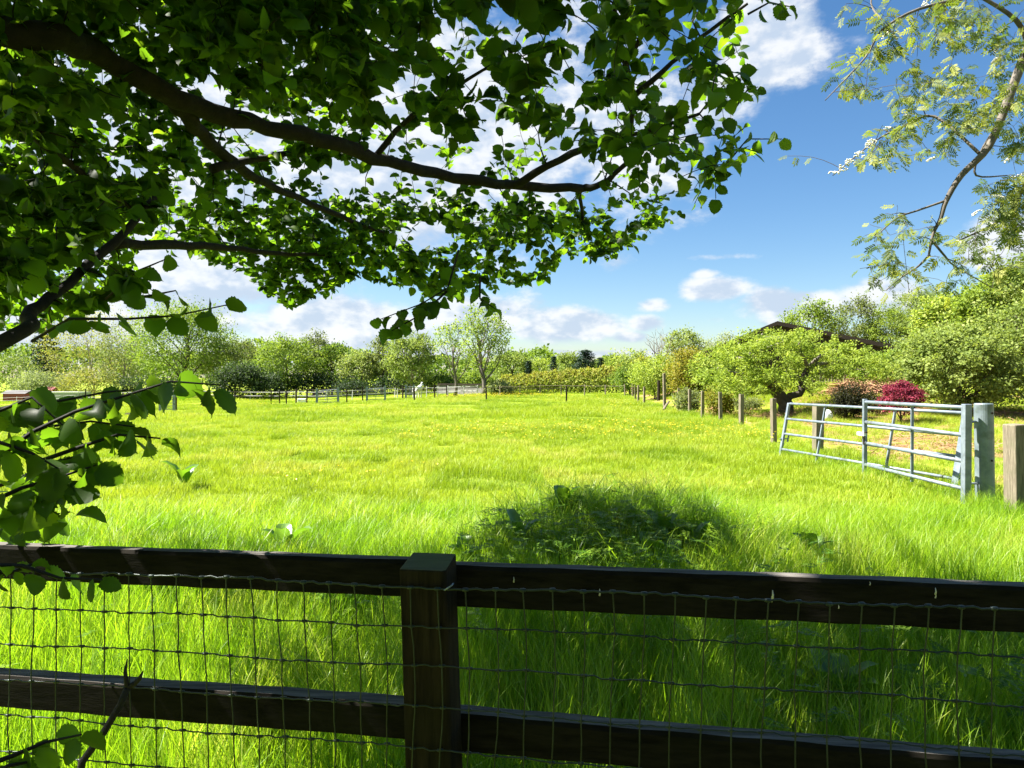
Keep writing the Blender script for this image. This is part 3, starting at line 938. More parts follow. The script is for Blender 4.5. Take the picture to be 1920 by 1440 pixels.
def orchard():
    sg = 'shrubs and trees of the orchard side'
    # large shrubs and trees on the right
    shrub('large rounded bush with pale leaves just behind the gate post', 'bush', place(1800, 24), ht(592, 24, 1800), wid(120, 24), M['c_lime'], 301, 30000, .105, ry=2.2, name='bush', group=sg, trunk=.07, limbs=28, spread=.085)
    shrub('bush with dense leaves cut by the right edge of the picture', 'bush', place(1935, 25), ht(560, 25, 1935), wid(90, 25), M['c_lime'], 302, 17000, .105, ry=2.0, name='bush', group=sg, trunk=.07, limbs=22, spread=.11)
    shrub('mid-green bush between the red maple and the barn', 'bush', place(1690, 33), ht(648, 33, 1690), wid(56, 33), M['c_oak'], 303, 10000, .12, ry=1.6, name='bush', group=sg, limbs=12, spread=.18)
    TT = [(1665, 80, 572, 52, 'c_fresh', 'bright yellow-green tree right of the barn roof'), (1790, 40, 540, 80, 'c_fresh', 'tall yellow-green tree above the large rounded bush'),
          (1870, 38, 500, 85, 'c_fresh', 'tallest yellow-green tree at the right edge'), (1950, 36, 470, 110, 'c_lime', 'high leafy tree reaching in from beyond the right edge'),
          (1735, 76, 535, 70, 'c_lime', 'green tree half hidden behind the tall yellow-green ones')]
    for i, (px, d, py, hw, mt, lab) in enumerate(TT):
        tree(lab, 'tree', place(px, d), ht(py, d, px), wid(hw, d), M[mt], M['bark_dark'], 320 + i, cb=.10, leaves=17000, leaf=.17, trunk=.16, limbs=24, spread=.088, hole=.3, name='broadleaf_tree', group=sg)
    SS = [(1228, 48, 664, 44, 'c_fresh', 'rounded light green bush left of the amber bush', 9000, .13, .03),
          (1290, 44, 652, 36, 'c_amber', 'amber and green bush beside the barn corner', 7000, .13, .03),
          (1335, 42, 662, 40, 'c_fresh', 'bright green bush leaning on the old spreading tree', 7000, .13, .03),
          (1180, 58, 682, 30, 'c_oak', 'dull green bush where hedge and boundary posts meet', 4000, .15, .02),
          (1420, 36, 712, 26, 'c_dark', 'dark leafy bush in the shade under the old tree', 3000, .12, .02),
          (1348, 28, 722, 26, 'c_amber', 'low orange-tinted shrub between the boundary posts', 4000, .08, .02),
          (1290, 31, 728, 24, 'c_olive', 'low grey-green shrub behind the tall boundary post', 3000, .08, .02),
          (1400, 30, 745, 30, 'c_olive', 'low straggly shrub left of the crooked trunk', 2500, .07, .02)]
    for i, (px, d, py, hw, mt, lab, nl, lf, cb) in enumerate(SS):
        shrub(lab, 'bush', place(px, d), ht(py, d, px), wid(hw, d), M[mt], 340 + i, nl, lf, name='bush', group=sg, cb=cb)
    shrub('small bronze-dark rounded shrub left of the red maple', 'shrub', place(1588, 23.5), ht(722, 23.5, 1588), wid(28, 23.5), M['c_brown'], 361, 6000, .06, name='shrub', spread=.2)
    shrub('low bronze twiggy shrub between the dark shrub and red maple', 'shrub', place(1630, 24.5), ht(728, 24.5, 1630), wid(22, 24.5), M['c_brown'], 362, 1800, .06, name='shrub', spread=.2)
    tree('dwarf red-leaved maple with layered crown behind the gate', 'maple', place(1690, 22.0), ht(714, 22, 1690), wid(42, 22), M['c_red'], M['bark_dark'], 363, cb=.2, leaves=5200, leaf=.07, trunk=.035, limbs=13, spread=.11, name='red_maple', flat=.5)
    # heap of dry brash
    r = np.random.default_rng(41)
    b = place(1632, 31)
    n = 3400
    a = r.uniform(0, 2 * math.pi, n); q = np.sqrt(r.random(n))
    x = np.cos(a) * q * 1.9; y = np.sin(a) * q * 1.1
    z = .95 * (1 - q ** 2) * r.random(n) + .02
    pos = np.stack([x, y, z], 1)
    d = np.stack([np.cos(a) + r.normal(size=n) * .6, np.sin(a) + r.normal(size=n) * .6, -.25 + r.normal(size=n) * .25], 1)
    Rm = frames(d, np.array([0, 0, 1]) + r.normal(size=(n, 3)) * .5)
    strip = (np.array([(0, -.03, 0), (1, -.012, 0), (1, .012, 0), (0, .03, 0)], float), np.array([(0, 1, 2, 3)], int))
    V, F = batch(strip, pos, Rm, r.uniform(.3, .8, n))
    o = link('brushwood_heap', mesh_arrays('brushwood_heap', V, F, M['straw']))
    o.location = b
    tag(o, 'heap of dry orange-brown cuttings on the orchard lawn', 'heap', kind='stuff')
    # dry cut grass lying in patches
    n = 36000
    d = np.sqrt(8.5 ** 2 + (30 ** 2 - 8.5 ** 2) * r.random(n)); x = r.uniform(5.9, 22, n)
    k = (x > 6.1 + .055 * d) & (x < d * .78 + 1) & (vnoise(x, d, .9, 6) > .12 + .35 * r.random(n))
    x, d = x[k], d[k]; n = len(x)
    pos = np.stack([x, d, H(x, d) + .02 + .10 * r.random(n)], 1)
    Rm = frames(r.normal(size=(n, 3)) * np.array([1, 1, .25]), np.array([0, 0, 1]) + r.normal(size=(n, 3)) * .3)
    V, F = batch(strip, pos, Rm, r.uniform(.12, .40, n) * 1.0)
    tag(link('straw_litter', mesh_arrays('straw_litter', V, F, M['straw'])), 'patches of dry straw lying in the orchard grass behind the gate', 'straw', kind='stuff')
    # pale boulder
    bm = bmesh.new(); bmesh.ops.create_icosphere(bm, subdivisions=3, radius=.17)
    for v in bm.verts:
        v.co *= 1 + .12 * math.sin(v.co.x * 23 + 1) * math.cos(v.co.y * 19)
        v.co.z *= 1.15
    me = bpy.data.meshes.new('stone'); bm.to_mesh(me); bm.free(); me.materials.append(M['white_paint'])
    o = link('stone', me); o.location = place(1552, 23.6, .16); tag(o, 'small whitish stone beside the bronze-dark shrub', 'stone')
orchard()

# ------------------------------------------------------------------ boundary posts
def boundary_posts():
    base = None
    spec = [  # px, dist, top row, width
        (1450, 17.0, 747, .11, 'weathered square post nearest the leaning gate end'),
        (1390, 21.5, 739, .12, 'second weathered post from the leaning gate, standing upright'),
        (1350, 24.6, 735, .11, 'third weathered post from the leaning gate'),
        (1318, 27.0, 733, .11, 'fourth weathered post from the leaning gate'),
        (1293, 30.0, 730, .11, 'fifth weathered post from the leaning gate'),
        (1273, 33.0, 728, .11, 'sixth weathered post, just right of the tall pale post'),
        (1245, 36.0, 700, .13, 'tall pale post rising above all other boundary posts'),
        (1208, 42.0, 725, .11, 'first small post left of the tall pale post'),
        (1197, 46.0, 723, .11, 'second small post left of the tall pale post'),
        (1191, 50.0, 722, .11, 'third small post left of the tall pale post'),
        (1186, 55.0, 719, .11, 'farthest small post of the boundary row by the hedge'),
        (1535, 14.6, 757, .17, 'thick pale post standing behind the leaning gate'),
    ]
    rr = random.Random(3)
    for i, (px, d, py, w, lab) in enumerate(spec):
        b = place(px, d)
        h = ht(py, d, px)
        m = MB()
        n = 7
        lx, ly = rr.uniform(-.035, .02), rr.uniform(-.02, .02)
        vs, fs = [], []
        for k in range(n):
            t = k / (n - 1)
            for sx, sy in ((-1, -1), (1, -1), (1, 1), (-1, 1)):
                vs.append((sx * w / 2 * (1 + rr.uniform(-.05, .05)) + lx * (t * h - h), sy * w / 2 * (1 + rr.uniform(-.05, .05)) + ly * t * h, -.3 + (h + .3) * t + (rr.uniform(-.015, .015) if k == n - 1 else 0)))
        for k in range(n - 1):
            for q in range(4):
                q2 = (q + 1) % 4
                fs.append((k * 4 + q, k * 4 + q2, k * 4 + 4 + q2, k * 4 + 4 + q))
        fs += [(3, 2, 1, 0), tuple((n - 1) * 4 + q for q in range(4))]
        m.add(vs, fs)
        o = m.build('fence_post', M['wood_grey'], None, bevel=.008)
        o.location = b; o.rotation_euler = (0, 0, rr.uniform(-.2, .35))
        tag(o, lab, 'post', 'weathered posts of the orchard boundary')
    b = place(1235, 46); m = MB(); m.tube([(0, 0, -.2), (0, 0, ht(713, 46, 1235))], [.10, .09], 10)
    o = m.build('fence_post', M['wood_black'], None); o.location = b; tag(o, 'short dark round post just behind the tall pale post', 'post')
    # fallen rail at the foot of the tall post
    a, c = G(7.15, 33.5, .12), G(8.0, 36.2, .42)
    m = MB(); m.tube([a, (a + c) / 2 + Vector((0, 0, .02)), c], [.06, .06, .055], 7)
    o = m.build('fallen_rail', M['wood_grey'], None); tag(o, 'fallen grey rail lying against the tall pale post', 'rail')
boundary_posts()

# ------------------------------------------------------------------ far paddock fences
def far_fences():
    def fence(label, pts, h, mat, tapes, w=.09, tapemat='white_tape', lean=0.0):
        root = empty('paddock_fence', pts[0]); tag(root, label, 'fence', 'fences across the far paddocks')
        rr = random.Random(len(pts))
        me = None
        tops = []
        for p in pts:
            m = MB(); m.box((0, 0, h / 2 - .1), (w, w, h + .2))
            if me is None: me = m.mesh('post', M[mat])
            o = link('post', me, root); o.location = p - pts[0]; o.rotation_euler = (rr.uniform(-.03, .03), lean + rr.uniform(-.03, .03), rr.uniform(0, 1))
            o.scale = (1, 1, rr.uniform(.95, 1.08))
            tops.append(p - pts[0])
        for z in tapes:
            for a, b in zip(tops[:-1], tops[1:]):
                m = MB(); q = (a + b) / 2 + Vector((0, 0, z - .03))
                m.tube([a + Vector((0, -.06, z)), q + Vector((0, -.06, 0)), b + Vector((0, -.06, z))], .016, 5, cap=False)
                m.build('tape', M[tapemat], root)
        return root
    def row(lst): return [place(px, d) for px, d in lst]
    fence('dark electric-fence posts with thin wire across the middle of the far field',
          row([(45, 48), (138, 50), (330, 48), (415, 46.5), (537, 57), (650, 53), (777, 50), (912, 48), (1062, 47)]), 1.05, 'wood_black', (.95,), .085, 'wood_black')
    fence('dark post-and-wire fence nearer the far trees', row([(-60, 68), (60, 68), (160, 68), (270, 66), (440, 64), (508, 63), (524, 61), (555, 60), (575, 59), (633, 53), (680, 57), (755, 60), (815, 62), (838, 62)]), 1.25, 'wood_black', (1.15, .75), .10, 'wood_black')
    fence('white slender fence posts with white tapes at the far left', row([(-10, 94), (30, 94), (56, 93), (86, 92), (118, 91), (150, 90), (190, 88), (240, 86), (300, 82), (362, 78), (468, 70), (560, 66), (610, 65), (660, 66), (740, 68)]), 1.05, 'white_tape', (.98, .62), .05, lean=.10)
    fence('pale slim posts along the foot of the hedge', row([(938, 60), (975, 60), (1013, 60.5), (1052, 60), (1096, 59), (1135, 58), (1172, 56)]), .95, 'wood_grey', (.85,), .08, 'wood_grey')
    fence('white rail fence between far gates and grey wall', row([(745, 66), (800, 67), (820, 67), (840, 67), (870, 66), (895, 65)]), 1.0, 'white_tape', (.9, .5), .07)
    # far galvanised gates
    def gate(px0, px1, d, label):
        a, b = place(px0, d), place(px1, d)
        root = empty('field_gate', a); tag(root, label, 'gate', 'galvanised gates far across the field')
        v = b - a; L = v.length
        for t in (0, 1):
            m = MB(); m.box(v * t + Vector((0, 0, .6)), (.14, .14, 1.3)); m.build('post', M['galv'], root)
        for z in (.2, .42, .62, .82, 1.08):
            m = MB(); m.tube([Vector((0, -.02, z)), v + Vector((0, -.02, z))], .022, 6); m.build('bar', M['galv'], root)
        m = MB(); m.tube([v * .5 + Vector((0, -.05, .2)), v * .5 + Vector((0, -.05, 1.08))], .02, 6); m.build('brace', M['galv'], root)
    gate(594, 634, 51, 'galvanised field gate, leftmost of the far ones in the middle')
    gate(688, 722, 57, 'galvanised field gate in front of the narrow upright tree')
    gate(761, 776, 60, 'short pale gate beside the white pony')
    gate(300, 326, 47, 'galvanised gate half hidden behind the hanging leaves')
    # low grey wall of the far yard
    a, b = place(822, 76), place(905, 72)
    root = empty('yard_wall', a); tag(root, 'low grey boarded wall with dark coping behind the pale-trunked trees', 'wall')
    v = b - a
    for k in range(10):
        c = v * ((k + .5) / 10)
        m = MB(); m.box(c + Vector((0, 0, .48)), (v.length / 10 - .02, .08, 1.0), Matrix.Rotation(math.atan2(v.y, v.x), 3, 'Z')); m.build('panel', M['block_grey'], root)
    m = MB(); m.box(v * .5 + Vector((0, 0, 1.05)), (v.length, .3, .14), Matrix.Rotation(math.atan2(v.y, v.x), 3, 'Z')); m.build('coping', M['wood_black'], root)
    # dark log in the grass
    m = MB(); p = place(255, 37); m.tube([(-.55, 0, .1), (0, .05, .13), (.55, 0, .1)], [.11, .13, .10], 8)
    o = m.build('log', M['wood_black'], None, smooth=True); o.location = p; tag(o, 'short dark log lying in the far grass', 'log')
    # white covered trough
    m = MB(); m.box((0, 0, .22), (.75, .4, .42)); o = m.build('water_trough', M['white_paint'], None, bevel=.05); o.location = place(566, 63)
    tag(o, 'small white water trough by the far fence', 'trough')
far_fences()

def sheds():
    # pale green shelter with raking white barge
    d = 102; b = place(62, d)
    root = empty('field_shelter', b); tag(root, 'pale green field shelter with white raking roof edge at far left', 'shed')
    w = wid(86, d); h = 1.65
    m = MB()
    fr = [(0, 0, 0), (w, 0, 0), (w, 0, h), (w * .26, 0, h), (0, 0, .30)]
    m.add(fr + [(x, 3, z) for x, y, z in fr], [(0, 1, 2, 3, 4), (9, 8, 7, 6, 5), (0, 4, 9, 5), (4, 3, 8, 9), (3, 2, 7, 8), (2, 1, 6, 7), (1, 0, 5, 6)])
    m.build('wall', M['shed_green'], root)
    m = MB(); m.tube([(-.1, -.06, .28), (w * .26, -.06, h + .02)], .06, 6); m.build('roof_edge', M['white_paint'], root)
    m = MB(); m.tube([(w * .26, -.06, h + .03), (w * 1.0, -.06, h + .03)], .06, 6); m.build('roof_edge', M['white_paint'], root)
    m = MB(); m.box((w * .3, -.05, .75), (.9, .04, 1.3)); m.build('door', M['wood_black'], root)
    d = 104; b = place(10, d)
    root = empty('red_shed', b); tag(root, 'dark red wooden shed half hidden by shrubs at the left edge', 'shed')
    m = MB(); m.box((1.2, 1.2, .75), (3.2, 2.4, 1.5)); m.build('wall', M['shed_red'], root)
    m = MB(); m.add([(-.6, -.2, 1.5), (3.0, -.2, 1.5), (3.0, 1.2, 2.0), (-.6, 1.2, 2.0), (-.6, 2.6, 1.5), (3.0, 2.6, 1.5)], [(0, 1, 2, 3), (3, 2, 5, 4), (0, 3, 4), (1, 5, 2)]); m.build('roof', M['roof_dark'], root)
    d = 110; b = place(84, d)
    root = empty('red_shed', b); tag(root, 'small red roof showing above the pale green shelter', 'shed')
    m = MB(); m.box((.6, .6, 1.0), (1.2, 1.2, 2.0)); m.build('wall', M['shed_red'], root)
    m = MB(); m.add([(-.15, -.2, 1.9), (1.35, -.2, 1.9), (1.35, .6, 2.45), (-.15, .6, 2.45), (-.15, 1.4, 1.9), (1.35, 1.4, 1.9)], [(0, 1, 2, 3), (3, 2, 5, 4), (0, 3, 4), (1, 5, 2)]); m.build('roof', M['shed_red'], root)
sheds()

def pony():
    root = empty('white_pony', place(783, 62), R(160))
    tag(root, 'white pony standing by the far gate with its rump turned', 'pony')
    me = bpy.data.meshes.new('body')
    vs = [(0, .55, .88), (0, .25, .90), (0, -.15, .88), (0, -.42, .92), (0, -.68, 1.12), (0, -.82, 1.28), (0, -.98, 1.18), (0, -1.12, 1.02)]
    rad = [.20, .24, .25, .22, .13, .12, .10, .07]
    es = [(i, i + 1) for i in range(7)]
    def leg(root_i, pts, rs):
        prev = root_i
        for p, q in zip(pts, rs):
            vs.append(p); rad.append(q); es.append((prev, len(vs) - 1)); prev = len(vs) - 1
    for s in (-1, 1):
        leg(0, [(s * .13, .52, .66), (s * .13, .44, .45), (s * .13, .56, .30), (s * .13, .54, .05), (s * .13, .50, .02)], [.13, .09, .055, .045, .05])
        leg(3, [(s * .12, -.42, .62), (s * .12, -.43, .36), (s * .12, -.42, .06), (s * .12, -.46, .02)], [.10, .065, .045, .05])
    me.from_pydata(vs, es, [])
    o = link('body', me, root)
    me.materials.append(M['horse'])
    sk = o.modifiers.new('skin', 'SKIN'); sk.use_smooth_shade = True
    for i, q in enumerate(rad): me.skin_vertices[0].data[i].radius = (q, q)
    me.skin_vertices[0].data[1].use_root = True
    ss = o.modifiers.new('sub', 'SUBSURF'); ss.levels = 1; ss.render_levels = 1
    m = MB(); m.tube([(0, .72, 1.0), (0, .84, .85), (0, .86, .45)], [.04, .07, .03], 7); m.build('tail', M['white_tape'], root, smooth=True)
    m = MB(); m.tube([(0, -.45, 1.16), (0, -.66, 1.27), (0, -.80, 1.42)], [.03, .05, .03], 6); m.build('mane', M['white_tape'], root, smooth=True)
    for s in (-1, 1):
        m = MB(); m.tube([(s * .05, -.82, 1.38), (s * .06, -.83, 1.50)], [.035, .008], 6); m.build('ear', M['horse'], root)
pony()

# ------------------------------------------------------------------ near fence with wire mesh
FB = -0.146                       # slope of the fence line in plan
FANG = math.atan(FB)
def fence_pt(X, off, z):
    """a spot on the fence line at sideways X, off metres behind the mesh plane"""
    n = Vector((-FB, 1, 0)).normalized()
    return Vector((X, 1.295 + FB * (X + .164), 0)) + n * off + Vector((0, 0, z))

def rail_mesh(X0, X1, off, z0, z1, h, t, seed):
    r = random.Random(seed)
    n = 34
    vs, fs = [], []
    ph = [r.uniform(0, 6) for _ in range(6)]
    prof = [(-t / 2, -h / 2), (-t / 2 + .004, -h / 2 - .003), (t / 2, -h / 2), (t / 2, h / 2), (-t / 2 + .005, h / 2 + .002), (-t / 2, h / 2 - .005)]
    for i in range(n):
        q = i / (n - 1)
        c = fence_pt(X0 + (X1 - X0) * q, off, z0 + (z1 - z0) * q)
        nn = Vector((-FB, 1, 0)).normalized()
        wob = .0008 * math.sin(q * 7 + ph[0]) + .0004 * math.sin(q * 21 + ph[1])
        for k, (a, b) in enumerate(prof):
            e = .0005 * math.sin(q * 61 + ph[k % 6] * 3 + k) + r.uniform(-.0005, .0005)
            vs.append(c + nn * (a + e) + Vector((0, 0, b + wob + e)))
    m = len(prof)
    for i in range(n - 1):
        for k in range(m):
            k2 = (k + 1) % m
            fs.append((i * m + k, (i + 1) * m + k, (i + 1) * m + k2, i * m + k2))
    fs += [tuple(range(m)), tuple(reversed([(n - 1) * m + k for k in range(m)]))]
    return vs, fs

def near_fence():
    o0 = fence_pt(-.16, .05, 0)
    root = empty('post_and_rail_fence', o0)
    tag(root, 'dark post-and-rail timber fence with wire mesh across the foreground', 'fence')
    def put(o, vs_world=None):
        o.parent = root
        return o
    def shift(vs): return [Vector(v) - o0 for v in vs]
    # main post
    def post(X, top, lean, seed):
        r = random.Random(seed)
        w, dp = .088, .09
        m = MB(); vs, fs = [], []
        n = 12
        u = Vector((1, FB, 0)).normalized(); nn = Vector((-FB, 1, 0)).normalized()
        c0 = fence_pt(X, .006 + dp / 2, 0)
        prof = [(-.5, -.5), (0, -.5), (.42, -.5), (.5, -.42), (.5, .5), (-.5, .5)]
        for i in range(n):
            t = i / (n - 1)
            z = -.4 + (top + .4) * t
            for a, b in prof:
                e = 1 + r.uniform(-.008, .008)
                zz = z + (-.006 if b < 0 else .004) * (i == n - 1)
                vs.append(c0 + u * (a * w * e + lean * (z - 1.2)) + nn * b * dp * e + Vector((0, 0, zz)))
        k = len(prof)
        for i in range(n - 1):
            for q in range(k):
                q2 = (q + 1) % k
                fs.append((i * k + q, i * k + q2, (i + 1) * k + q2, (i + 1) * k + q))
        fs += [tuple(reversed(range(k))), tuple((n - 1) * k + q for q in range(k))]
        m.add(shift(vs), fs)
        o = m.build('post', M['wood_post'], root, bevel=.004)
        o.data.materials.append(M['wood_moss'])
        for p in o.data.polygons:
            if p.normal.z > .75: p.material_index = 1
        return o
    post(-.166, 1.203, -.030, 1)
    post(-1.98, 1.20, .01, 2)
    post(1.66, 1.20, .01, 3)
    post(3.50, 1.20, .01, 4)
    post(-3.80, 1.20, .0, 5)
    # rails butt at the back of the posts
    for (X0, X1, off, z0, z1, h, t, sd) in (
            (-1.98, -.168, .116, 1.152, 1.152, .068, .038, 1), (-.164, 1.70, .117, 1.142, 1.146, .076, .042, 2),
            (-1.98, -.168, .120, .874, .866, .064, .046, 3), (-.164, 1.70, .120, .853, .832, .068, .046, 4),
            (1.704, 3.56, .117, 1.147, 1.150, .072, .042, 7), (1.704, 3.56, .120, .840, .845, .066, .046, 8), (-3.80, -1.984, .116, 1.152, 1.150, .068, .038, 9), (-3.80, -1.984, .120, .872, .870, .064, .046, 10),
            (-1.98, -.168, .120, .50, .50, .066, .046, 5), (-.164, 1.70, .120, .49, .48, .066, .046, 6)):
        vs, fs = rail_mesh(X0, X1, off, z0, z1, h, t, sd)
        m = MB(); m.add(shift(vs), fs)
        o = m.build('rail', M['wood_dark'], root, smooth=False)
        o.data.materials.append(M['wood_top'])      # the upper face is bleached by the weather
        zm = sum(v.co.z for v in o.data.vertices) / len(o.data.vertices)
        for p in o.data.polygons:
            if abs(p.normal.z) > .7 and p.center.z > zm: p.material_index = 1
    # little pale marks on the front of the upper rail
    for px, py, s in ((1110, 1112, 1.0), (1432, 1116, 1.2), (1430, 1125, .8), (1613, 1095, .5), (1735, 1110, .9), (1735, 1118, .7), (950, 1088, .8), (1555, 1139, .5)):
        Xw = (px - 960) / FPX
        X = Xw * 1.375 / (1 - FB * Xw) * 1.0
        q = fence_pt(X, .0945, 0); z = EYE + (HOR - py) / FPX * q.y
        m = MB(); m.tube([Vector((q.x, q.y, z - .006 * s)) - o0, Vector((q.x + .0006, q.y - .001, z)) - o0, Vector((q.x, q.y, z + .007 * s)) - o0], [.0019 * s, .0015 * s, .0007 * s], 6)
        m.build('pale_mark', M['resin'], root, smooth=True)
    # wire mesh: rows 76 mm, columns 51 mm
    r = random.Random(8)
    rows = [1.169 - .0757 * k for k in range(15)]
    cols = [-2.39 + .0513 * k for k in range(98)]
    jit = {}
    for i in range(len(rows)):
        for j in range(len(cols)):
            X = cols[j]
            sag = .004 * math.sin(X * 2.3 + i * .7) + .0025 * math.sin(X * 9 + i)
            tilt = -.010 * X * .6
            bow = (.012 * math.exp(-((X + .55) / .25) ** 2) - .010 * math.exp(-((X - .9) / .2) ** 2)) * math.sin(min(1, i / 3) * math.pi / 2)
            jit[i, j] = fence_pt(X + bow + r.uniform(-.0022, .0022) + .004 * math.sin(i * .8 + X * 5), r.uniform(-.002, .001), rows[i] + sag + tilt * .4 + r.uniform(-.0016, .0016))
    for i in range(len(rows)):
        rad = .0019 if i == 0 else .00135
        m = MB(); pts = []
        for j in range(len(cols)):
            p = jit[i, j] - o0
            pts.append(p)
            if j < len(cols) - 1:
                q = jit[i, j + 1] - o0
                up = r.uniform(-.0016, .0016) + (.0012 if j % 2 else -.0006)
                pts += [p.lerp(q, .38) + Vector((0, 0, up)), p.lerp(q, .62) + Vector((0, 0, -up * .8))]
        m.tube(pts, rad, 6, cap=False)
        m.build('horizontal_wire', M['wire'], root, smooth=True)
    for j in range(len(cols)):
        m = MB()
        pts = []
        for i in range(len(rows)):
            p = jit[i, j] - o0 + Vector((0, -.0022, 0))
            pts.append(p)
            if i < len(rows) - 1:
                pts.append(p.lerp(jit[i + 1, j] - o0, .5) + Vector((r.uniform(-.0016, .0016), -.001, 0)))
        m.tube(pts, .00125, 6, cap=False)
        for i in range(len(rows)):      # hinge knots
            p = jit[i, j] - o0
            s = .0029 if i else .0038
            m.tube([p + Vector((-.0055, 0, .0003)), p + Vector((-.002, -.0004, 0)), p + Vector((.002, 0, 0)), p + Vector((.0055, 0, .0003))], [s * .8, s, s, s * .8], 6)
        m.build('vertical_wire', M['wire'], root, smooth=True)
    # staple
    q = fence_pt(-.115, -.002, 1.168) - o0
    m = MB(); m.tube([q + Vector((-.008, .003, -.004)), q + Vector((-.006, -.006, -.002)), q + Vector((.006, -.006, .006)), q + Vector((.008, .003, .007))], .0016, 6)
    m.build('staple', M['galv'], root, smooth=True)
near_fence()

def stick():
    pts = [P(-10 + 150, 1500, 1.30), P(150, 1432, 1.31), P(190, 1378, 1.325), P(222, 1325, 1.34), P(236, 1292, 1.345)]
    b = pts[0]
    root = empty('broken_branch', b); tag(root, 'dead forked stick leaning on the wire mesh at lower left', 'stick')
    m = MB(); m.tube([p - b for p in pts], [.0072, .0068, .0064, .0062, .006], 8); m.build('stem', M['bark'], root, smooth=True)
    m = MB(); m.tube([P(236, 1292, 1.345) - b, P(232, 1262, 1.35) - b, P(236, 1238, 1.35) - b], [.005, .0035, .001], 7); m.build('fork', M['bark'], root, smooth=True)
    m = MB(); m.tube([P(236, 1292, 1.345) - b, P(250, 1284, 1.35) - b, P(258, 1276, 1.345) - b, P(266, 1260, 1.34) - b], [.0052, .005, .0045, .001], 7); m.build('fork', M['bark'], root, smooth=True)
stick()

# ------------------------------------------------------------------ gates on the right
def gates():
    # gate post: galvanised tube
    gp = G(5.83, 8.75)
    root = empty('gate_post', gp); tag(root, 'thick round galvanised steel gate post', 'gate post')
    m = MB(); m.tube([(0.015, 0, -.3), (0, 0, .6), (-.015, 0, 1.235), (-.015, 0, 1.245)], [.105, .105, .105, .098], 28); m.build('tube', M['galv_post'], root, smooth=False)
    for z in (1.02, .26):
        m = MB(); m.tube([(-.27, -.02, z), (-.10, -.02, z)], .014, 8); m.tube([(-.25, -.02, z - .05), (-.25, -.02, z + .06)], .016, 8); m.build('hinge', M['galv'], root)
    for z in (1.13, .55):
        m = MB(); m.tube([(.02, -.102, z), (.02, -.112, z)], .013, 8); m.build('bolt', M['wood_black'], root)
    # gate hung on it, folded back along the boundary
    A, B = G(5.56, 8.68), G(5.47, 11.0)
    root = empty('metal_gate', A); tag(root, 'upright galvanised half gate hung on the round steel post', 'gate')
    v = B - A
    def L(t, z, off=0.0): return v * t + Vector((off, 0, z - A.z * 0))
    def boxbar(p, q, w, name, th=None):
        m = MB(); p, q = Vector(p), Vector(q); d = q - p
        rot = d.to_track_quat('Z', 'Y').to_matrix()
        m.box((p + q) / 2, (w, th or w, d.length), rot); m.build(name, M['galv'], root, bevel=.006)
    boxbar(L(0, .02), L(0, 1.245), .085, 'stile')
    boxbar(L(1, .0), L(1, 1.20), .058, 'stile')
    boxbar(L(.5, .10, .036), L(.5, 1.17, .036), .042, 'brace', .02)
    for z0, z1 in ((1.20, 1.155), (.86, .845), (.54, .52), (.20, .185)):
        m = MB(); m.tube([L(.015, z0), L(.985, z1)], .026, 12); m.build('bar', M['galv'], root, smooth=True)
    m = MB(); m.box(L(1, .66, -.0) + Vector((-.05, -.0, 0)), (.04, .22, .05)); m.build('latch', M['white_paint'], root)
    m = MB(); m.tube([L(.97, .50) + Vector((-.05, 0, 0)), L(.97, .68) + Vector((-.055, 0, 0)), L(.93, .70) + Vector((-.055, 0, 0))], .014, 8); m.build('latch_bolt', M['wood_black'], root)
    # the longer gate leaning behind it
    A, B = G(5.98, 9.55), G(5.25, 13.9)
    root = empty('metal_gate', A); tag(root, 'long galvanised gate leaning back against the boundary posts', 'gate')
    v = B - A
    tilt = Vector((.21, .07, 0))
    def Q(t, z): return v * t + tilt * (z / 1.1) + Vector((0, 0, z))
    def bar(p, q, w, name):
        m = MB(); p, q = Vector(p), Vector(q); d = q - p
        m.box((p + q) / 2, (w, w, d.length), d.to_track_quat('Z', 'Y').to_matrix()); m.build(name, M['galv'], root, bevel=.005)
    bar(Q(0, .0), Q(0, .98), .10, 'stile')
    bar(Q(1, .0), Q(1, 1.06), .05, 'stile')
    for t in (.74, .33):
        m = MB(); m.box((Q(t, .0) + Q(t, 1.04)) / 2 + Vector((.034, 0, 0)), (.02, .042, 1.06), (Q(t, 1.04) - Q(t, 0)).to_track_quat('Z', 'Y').to_matrix()); m.build('brace', M['galv'], root)
    for z in (1.05, .75, .46, .16):
        m = MB(); m.tube([Q(.01, z), Q(.99, z)], .023, 12); m.build('bar', M['galv'], root, smooth=True)
    m = MB(); m.tube([Q(1, .36) + Vector((-.06, 0, 0)), Q(1, .36) + Vector((.10, 0, 0))], .012, 8); m.tube([Q(1, .30) + Vector((.10, 0, 0)), Q(1, .46) + Vector((.10, 0, 0))], .016, 8); m.build('latch', M['galv'], root)
    # square timber strainer post at the right edge
    b = G(5.50, 7.75)
    m = MB(); m.box((.02, 0, .42), (.165, .165, 1.26))
    o = m.build('fence_post', M['wood_grey'], None, bevel=.012); o.location = b; o.rotation_euler = (R(.5), R(-2), R(12))
    tag(o, 'thick square timber post beside the steel gate post, cut by the right edge', 'post')
gates()

# ------------------------------------------------------------------ grass
def proto_collection(name, meshes):
    c = bpy.data.collections.new(name)
    for i, me in enumerate(meshes):
        o = bpy.data.objects.new('%s_%02d' % (name, i), me)
        c.objects.link(o)
    return c

